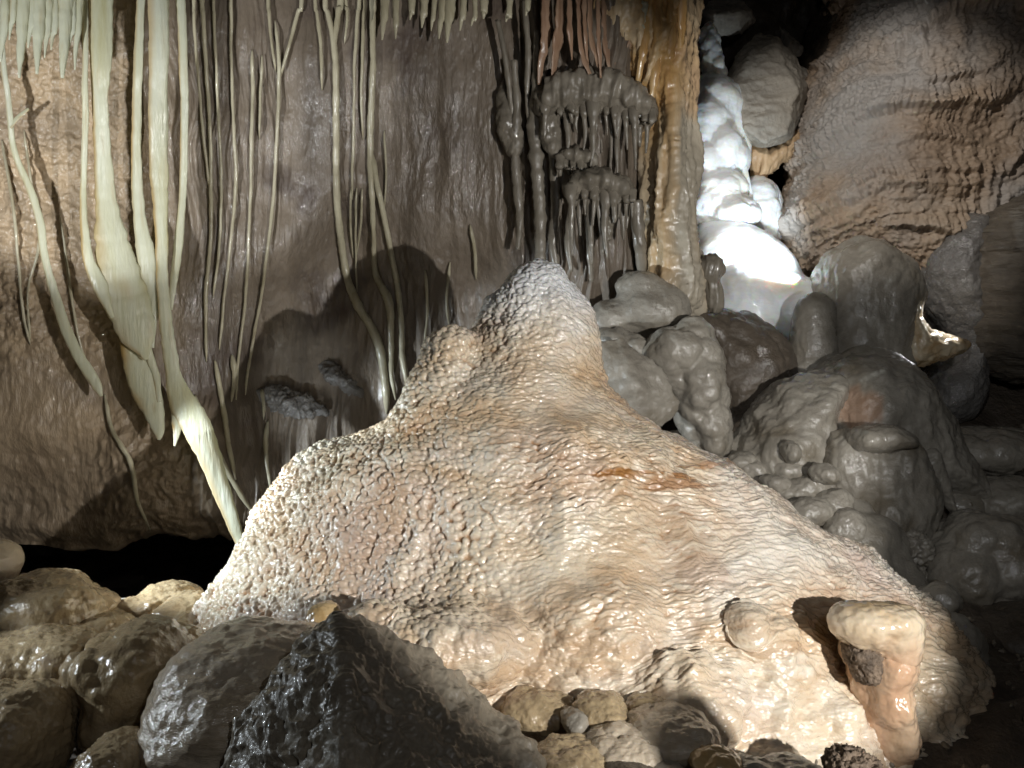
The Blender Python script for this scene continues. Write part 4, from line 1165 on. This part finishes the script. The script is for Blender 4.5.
def drapery(rows, off, label, seed, thick=0.35, amt=0.8, twist=0.2, rough=0.07, m='drapery', name='drapery', cat='drapery', group=DG):
    if m == 'straw':                      # grown onto the wall: both free ends sink into it
        pts = []
        top_ = rows[0][1] < -9
        rows = [(rows[0][0], 0, rows[0][2])] + list(rows[1:]) if top_ else rows
        rows = [tuple(r) for r in spline(rows, max(8, int((rows[-1][1] - rows[0][1]) / 11)))]
        if top_:
            rows = [(rows[0][0], -10, rows[0][2])] + rows
        for i, (x, y, w) in enumerate(rows):
            end = (i == 0 and not top_) or i == len(rows) - 1
            pts.append((x, -100 if y < -9 else y, ws(x, max(y, 0), off * (0.1 if end else 1)), w * (0.45 if end else 1)))
    else:
        pts = [(x, -100 if y < -9 else y, wd(x, max(y, 0), off), w) for x, y, w in rows]
    o = sweep(name, pts, M[m], thick, seed=seed, label=label, cat=cat, group=group, twist=twist, rough=rough, sides=18)
    if m == 'drapery':
        band_attr(o, seed=seed, amt=amt)
    return o


drapery([(84, -30, 6), (85, 60, 6), (85, 120, 6), (84, 180, 6), (84, 225, 8), (89, 260, 11), (101, 288, 14), (112, 318, 4)], 0.30, 'slender pale drapery edge just left of the widest drapery', 1)
drapery([(101, -30, 28), (101, 40, 22), (100, 90, 17), (101, 120, 16), (103, 160, 17), (106, 200, 21), (112, 240, 30), (121, 280, 42), (130, 310, 42), (139, 338, 32), (144, 352, 14), (146, 360, 4)], 0.28,
        'widest pale drapery flaring out to a ragged lower end', 2, thick=.25, amt=.9)
drapery([(126, 325, 10), (134, 355, 24), (145, 388, 28), (154, 412, 20), (159, 432, 10), (159, 440, 3)], 0.22, 'pale drapery tongue hanging below the widest drapery', 3, thick=.3)
drapery([(143, -30, 8), (139, 50, 9), (137, 100, 9), (137, 180, 11), (140, 225, 13), (147, 265, 19), (152, 305, 13), (153, 348, 3)], 0.27, 'narrow pale drapery between the two brightest ones', 4)
drapery([(159, -30, 24), (159, 40, 19), (159, 100, 18), (159, 170, 18), (161, 230, 13), (163, 285, 12), (167, 330, 13), (172, 372, 16), (182, 402, 27), (197, 426, 28), (210, 458, 22), (220, 486, 18), (231, 516, 15), (241, 546, 9)], 0.30,
        'longest white drapery bending right down to the mound', 5, thick=.3, amt=1.0)
drapery([(178, 410, 14), (177, 428, 9), (174, 446, 2)], 0.28, 'small white fang on the bend of the longest drapery', 6, cat='stalactite', name='fang')
drapery([(176, -30, 9), (182, 40, 9), (184, 110, 8), (183, 190, 8), (178, 245, 9), (173, 285, 7), (171, 310, 3)], 0.26, 'dull greenish drapery strip right of the longest one', 7)
drapery([(144, 335, 8), (149, 355, 8), (156, 375, 7), (160, 402, 5)], 0.24, 'short curled drapery beside the hanging tongue', 8)
drapery([(-6, -30, 5), (2, 50, 6), (8, 100, 6), (14, 150, 6), (28, 185, 7), (40, 222, 8), (46, 262, 8), (58, 305, 10), (74, 348, 11), (95, 382, 11), (102, 396, 3)], 0.16, 'long pale drapery winding down the left edge', 9)
drapery([(10, 127, 6), (18, 118, 5), (29, 109, 3)], 0.16, 'tiny side branch on the winding drapery at the left edge', 10)

TG = 'thin dripstone strands on the back wall'
strands = (
    ([(24, 130, 3), (32, 190, 4), (40, 240, 4), (28, 290, 3), (30, 340, 3)], 'thin brown strand under the winding left drapery'),
    ([(2, 140, 4), (12, 200, 4), (18, 250, 4), (22, 310, 4), (30, 345, 3)], 'thin brown strand nearest the left edge'),
    ([(60, 215, 3), (66, 260, 4), (72, 300, 4), (82, 350, 3), (92, 372, 3)], 'thin grey strand right of the winding left drapery'),
    ([(104, 395, 5), (112, 430, 6), (130, 460, 7), (138, 500, 5), (150, 530, 3)], 'brown seam strand crossing the lower wall'),
    ([(202, -20, 6), (207, 80, 5), (211, 150, 5), (211, 230, 5), (206, 300, 5), (206, 362, 3)], 'straight grey strand, first right of the pale draperies'),
    ([(214, -20, 4), (218, 100, 4), (221, 180, 4), (219, 250, 4), (213, 298, 3)], 'fine grey strand close beside the straight one'),
    ([(194, -20, 5), (197, 60, 4), (203, 130, 4), (210, 190, 3)], 'grey strand merging into the straight one'),
    ([(231, -20, 5), (232, 90, 4), (236, 170, 5), (232, 230, 4), (224, 300, 4), (219, 350, 3)], 'pale strand alone at the middle of the left wall'),
    ([(252, 50, 4), (252, 115, 5), (250, 200, 4), (246, 290, 4), (240, 345, 4), (236, 400, 3)], 'pale strand with a kink high on the wall'),
    ([(262, 55, 4), (260, 110, 4), (259, 140, 2)], 'short strand beside the kinked one'),
    ([(275, 20, 4), (279, 70, 5), (277, 140, 5), (271, 220, 5), (262, 290, 4), (248, 370, 4), (246, 395, 2)], 'long pale strand under a forked top'),
    ([(302, -20, 6), (296, 20, 5), (288, 50, 4), (280, 78, 4)], 'slanting strand joining the forked top from the right'),
    ([(268, -20, 5), (270, 30, 4), (276, 72, 4)], 'strand joining the forked top from the left'),
    ([(315, -20, 5), (320, 40, 5), (322, 90, 3)], 'faint strand left of the yellow pair'),
    ([(326, -20, 6), (330, 20, 6), (335, 52, 7), (336, 120, 7), (337, 190, 7), (342, 250, 8), (352, 295, 9), (372, 330, 9), (382, 360, 9), (387, 400, 7), (387, 414, 3)], 'long yellow strand bending right at mid wall'),
    ([(341, -20, 7), (338, 20, 6), (334, 56, 4)], 'yellow strand forking into the long bending one'),
    ([(346, -20, 4), (347, 20, 4), (344, 44, 2)], 'short thin strand between the yellow pair'),
    ([(359, -20, 5), (357, 30, 5), (354, 90, 4), (353, 150, 4), (352, 200, 2)], 'greenish thin strand left of the twin strand'),
    ([(365, -20, 5), (363, 40, 5), (361, 90, 4), (363, 140, 3)], 'thin pale twin strand at mid top'),
    ([(373, -20, 7), (373, 30, 6), (372, 90, 7), (370, 140, 7), (372, 200, 6), (374, 240, 5), (376, 275, 6), (388, 300, 9), (391, 330, 7), (391, 372, 5), (396, 400, 3)], 'long pale strand with an elbow low on the wall'),
    ([(371, 150, 6), (379, 195, 6), (388, 235, 6), (396, 275, 6), (401, 320, 6), (403, 360, 6), (408, 392, 4)], 'grey yellow strand right of the elbow strand'),
    ([(351, 188, 3), (350, 225, 3), (353, 258, 2)], 'tiny straw, left of three beside the long yellow strand'),
    ([(357, 188, 3), (355, 230, 3), (357, 292, 2)], 'tiny straw, middle of three beside the long yellow strand'),
    ([(362, 188, 3), (361, 220, 3), (357, 255, 2)], 'tiny straw, right of three beside the long yellow strand'),
    ([(385, 130, 3), (386, 170, 3), (384, 210, 2)], 'faint wall strand right of the elbow strand'),
    ([(232, 355, 7), (235, 378, 7), (232, 402, 3)], 'stubby grey stalactite low in the hollow of the wall'),
    ([(262, 388, 6), (264, 405, 5), (264, 420, 2)], 'stubby pale stalactite beside the wet broken ledge'),
    ([(195, 395, 6), (208, 430, 7), (222, 462, 8), (240, 495, 7), (254, 515, 4)], 'grey strand falling beside the longest white drapery'),
    ([(215, 360, 6), (222, 400, 7), (228, 440, 7), (236, 480, 5)], 'fluted grey rib right of the bend of the longest drapery'),
    ([(268, 420, 5), (266, 450, 6), (270, 490, 4)], 'fluted grey rib above the left shoulder of the mound'),
    ([(425, 270, 4), (428, 310, 4), (424, 345, 3)], 'thin flow strand in the shadow left of the peak'),
    ([(450, 262, 4), (447, 300, 4), (449, 325, 3)], 'thin flow strand nearest the peak on its left'),
    ([(470, 225, 5), (474, 250, 5), (476, 280, 4)], 'flow strand just above the left of the peak'),
)
for i, (rows, lab) in enumerate(strands):
    drapery([(x, y, w * (0.95 if i in (14, 15, 19, 20) else 0.75)) for x, y, w in rows], 0.022, lab, 20 + i, thick=0.9, rough=0.12, m='straw', name='dripstone_strand', cat='dripstone strand', group=TG)

# stalactite fringes along the top
SG = 'short stalactites in a fringe along the top'
fr_left = [(4, 14, 62, 9), (12, 8, 40, 6), (22, 20, 78, 12), (31, 14, 48, 7), (39, 10, 74, 13), (48, 20, 58, 7), (54, 20, 50, 6), (65, 6, 78, 15), (78, 14, 70, 7), (72, 20, 48, 6)]
fr_mid = [(384, 8, 40, 8), (396, 14, 39, 6), (411, 4, 20, 7), (423, 6, 28, 8), (433, 10, 31, 5), (441, 6, 39, 8), (449, 4, 43, 11), (463, 8, 31, 7), (474, 10, 26, 5), (484, 4, 19, 8), (508, 8, 22, 7), (527, 2, 16, 6)]
desc_l = ['at the far left edge beside the winding drapery', 'tiny, second from the left edge', 'long, third from the left edge with a fine tip', 'short, between two long ones at the left', 'long and broad, fourth big one from the left edge',
          'slim, right of the long broad one at the left', 'shortest slim one in the left fringe', 'broadest and longest, hanging left of the widest drapery', 'slim, touching the slender drapery edge', 'short, behind the broadest one']
desc_m = ['pointed, first right of the pale strands at the top', 'slim, second right of the pale strands at the top', 'stubby, between two slim ones at the top middle', 'straight pale, at the top middle', 'tiny, right of the straight pale one at the top middle',
          'leaning, left of the longest twin at the top middle', 'longest and leaning right of its twin at the top middle', 'brownish, right of the longest twin', 'tiny brown, fourth from the right of the top fringe', 'stubby yellow, third from the right of the top fringe',
          'yellow, second from the right of the top fringe', 'short yellow, last on the right of the top fringe']
for i, ((x, y, y1, w), ds) in enumerate(zip(fr_left + fr_mid, desc_l + desc_m)):
    lean = -6 if i < 10 else random.uniform(-6, 0)
    off = 0.30 if i < 10 else 0.20
    rows = [(x - lean * .6, -100, wd(x, 0, off), w * 1.5), (x - lean * .2, y, wd(x, 0, off), w), (x + lean * .2, (y + y1) / 2, wd(x, 0, off), w * .72), (x + lean * .5, y1, wd(x, 0, off), w * .2)]
    o = sweep('stalactite', rows, M['drapery' if i < 10 else 'straw'], 0.8, seed=200 + i, rough=.12, label=('pale' if i < 10 else 'dull') + ' stalactite, ' + ds, cat='stalactite', group=SG)
    if i < 10:
        band_attr(o, seed=i, amt=.3)

# wet broken ledges that catch the lamp
WG = 'wet broken ledges on the wall left of the mound'
so = Solid(ws(280, 400, .0), 0.02).hull([(256, 392, 0), (276, 386, 0.0), (312, 398, 0), (330, 414, 0.02), (300, 418, -.03), (262, 410, 0), (286, 402, -.045), (290, 400, .16)])
solid('rock_ledge', so, M['sparkle'], d_rough(0.014, 10, .008), 'wet broken ledge farther from the mound', 'rock ledge', WG, cell=1.5)
so = Solid(ws(335, 372, .0), 0.02).hull([(312, 360, 0), (326, 358, 0.0), (346, 372, 0), (366, 396, .0), (352, 398, 0), (326, 378, -.03), (338, 376, -.045), (338, 376, .16)])
solid('rock_ledge', so, M['sparkle'], d_rough(0.014, 10, .008), 'wet broken ledge nearer the mound', 'rock ledge', WG, cell=1.5)

# ================================================================== lamps, air, camera
def lamp(kind, name, loc_cam, energy, color, size=0.05, aim=None, angle=None, blend=0.5):
    l = bpy.data.lights.new(name, kind); l.energy = energy; l.color = color
    l.shadow_soft_size = size
    if kind == 'SPOT':
        l.spot_size = R(angle); l.spot_blend = blend
    o = bpy.data.objects.new(name, l); col.objects.link(o)
    p = Vector(cam2world(np.array(loc_cam))); o.location = p
    if aim is not None:
        q = Vector(cam2world(np.array(aim)))
        o.rotation_euler = (q - p).to_track_quat('-Z', 'Y').to_euler()
    return o


lamp('SPOT', 'key_lamp', (1.65, -0.15, 0.1), 365, (1.0, 0.985, 0.955), 0.02, cc(575, 395, 3.1), 48, 0.3)
lamp('SPOT', 'left_low_lamp', (-2.05, -0.25, 3.15), 230, (0.82, 0.92, 1.0), 0.02, cc(262, 520, 3.55), 72, 0.4)
lamp('SPOT', 'left_flank_lamp', (-2.1, 0.05, 2.65), 110, (0.80, 0.93, 1.0), 0.02, cc(350, 520, 3.0), 36, 0.6)
lamp('SPOT', 'left_high_lamp', (-2.0, 0.35, 2.2), 135, (0.95, 0.98, 1.0), 0.03, cc(110, 75, 4.0), 58, 0.4)
lamp('SPOT', 'boulder_lamp', (-2.0, -0.35, 2.3), 30, (0.84, 0.93, 1.0), 0.02, cc(130, 680, 2.4), 70, 0.6)
lamp('SPOT', 'cascade_lamp', tuple(cc(800, 272, 4.42)), 40, (0.80, 0.915, 1.0), 0.03, cc(722, 238, 5.0), 86, 0.5)
lamp('SPOT', 'flange_lamp', tuple(cc(958, 285, 4.36)), 9, (0.96, 0.98, 1.0), 0.02, cc(925, 340, 4.3), 60, 0.5)
lamp('SPOT', 'right_wall_lamp', (0.5, 1.9, 2.6), 135, (1.0, 0.96, 0.91), 0.05, cc(865, 215, 5.2), 42, 0.55)
lamp('SPOT', 'right_rock_fill', (0.2, 0.7, 0.2), 72, (0.96, 0.98, 1.0), 0.03, cc(860, 450, 4.0), 32, 0.8)  # fill spot added to brighten the dim formation on the right
lamp('SPOT', 'ledge_lamp', tuple(cc(262, 565, 3.7)), 16, (0.84, 0.93, 1.0), 0.02, cc(305, 395, 4.45), 30, 1.0)
lamp('POINT', 'fill_lamp', (0.6, 0.7, -0.3), 20, (0.95, 0.97, 1.0), 0.02)  # weak fill light added near the camera to lift the dark areas

w = bpy.data.worlds.new('World'); scene.world = w; w.use_nodes = True
w.node_tree.nodes['Background'].inputs[0].default_value = (0.5, 0.55, 0.6, 1)
w.node_tree.nodes['Background'].inputs[1].default_value = 0.02

cam = bpy.data.cameras.new('camera'); co = bpy.data.objects.new('camera', cam); col.objects.link(co)
co.location = Vector(CAMP); co.rotation_euler = (math.pi / 2 - PITCH, 0, 0)
cam.sensor_width = 36; cam.lens = FPX * 36 / 1024; cam.clip_end = 200; cam.clip_start = 0.02
scene.camera = co
scene.view_settings.view_transform = 'Standard'; scene.view_settings.look = 'None'
scene.view_settings.gamma = 1; scene.view_settings.exposure = 0
scene.view_settings.use_curve_mapping = False
scene.cycles.use_denoising = True
scene.cycles.max_bounces = 6; scene.cycles.diffuse_bounces = 3; scene.cycles.glossy_bounces = 2; scene.cycles.transmission_bounces = 3
scene.cycles.sample_clamp_indirect = 4
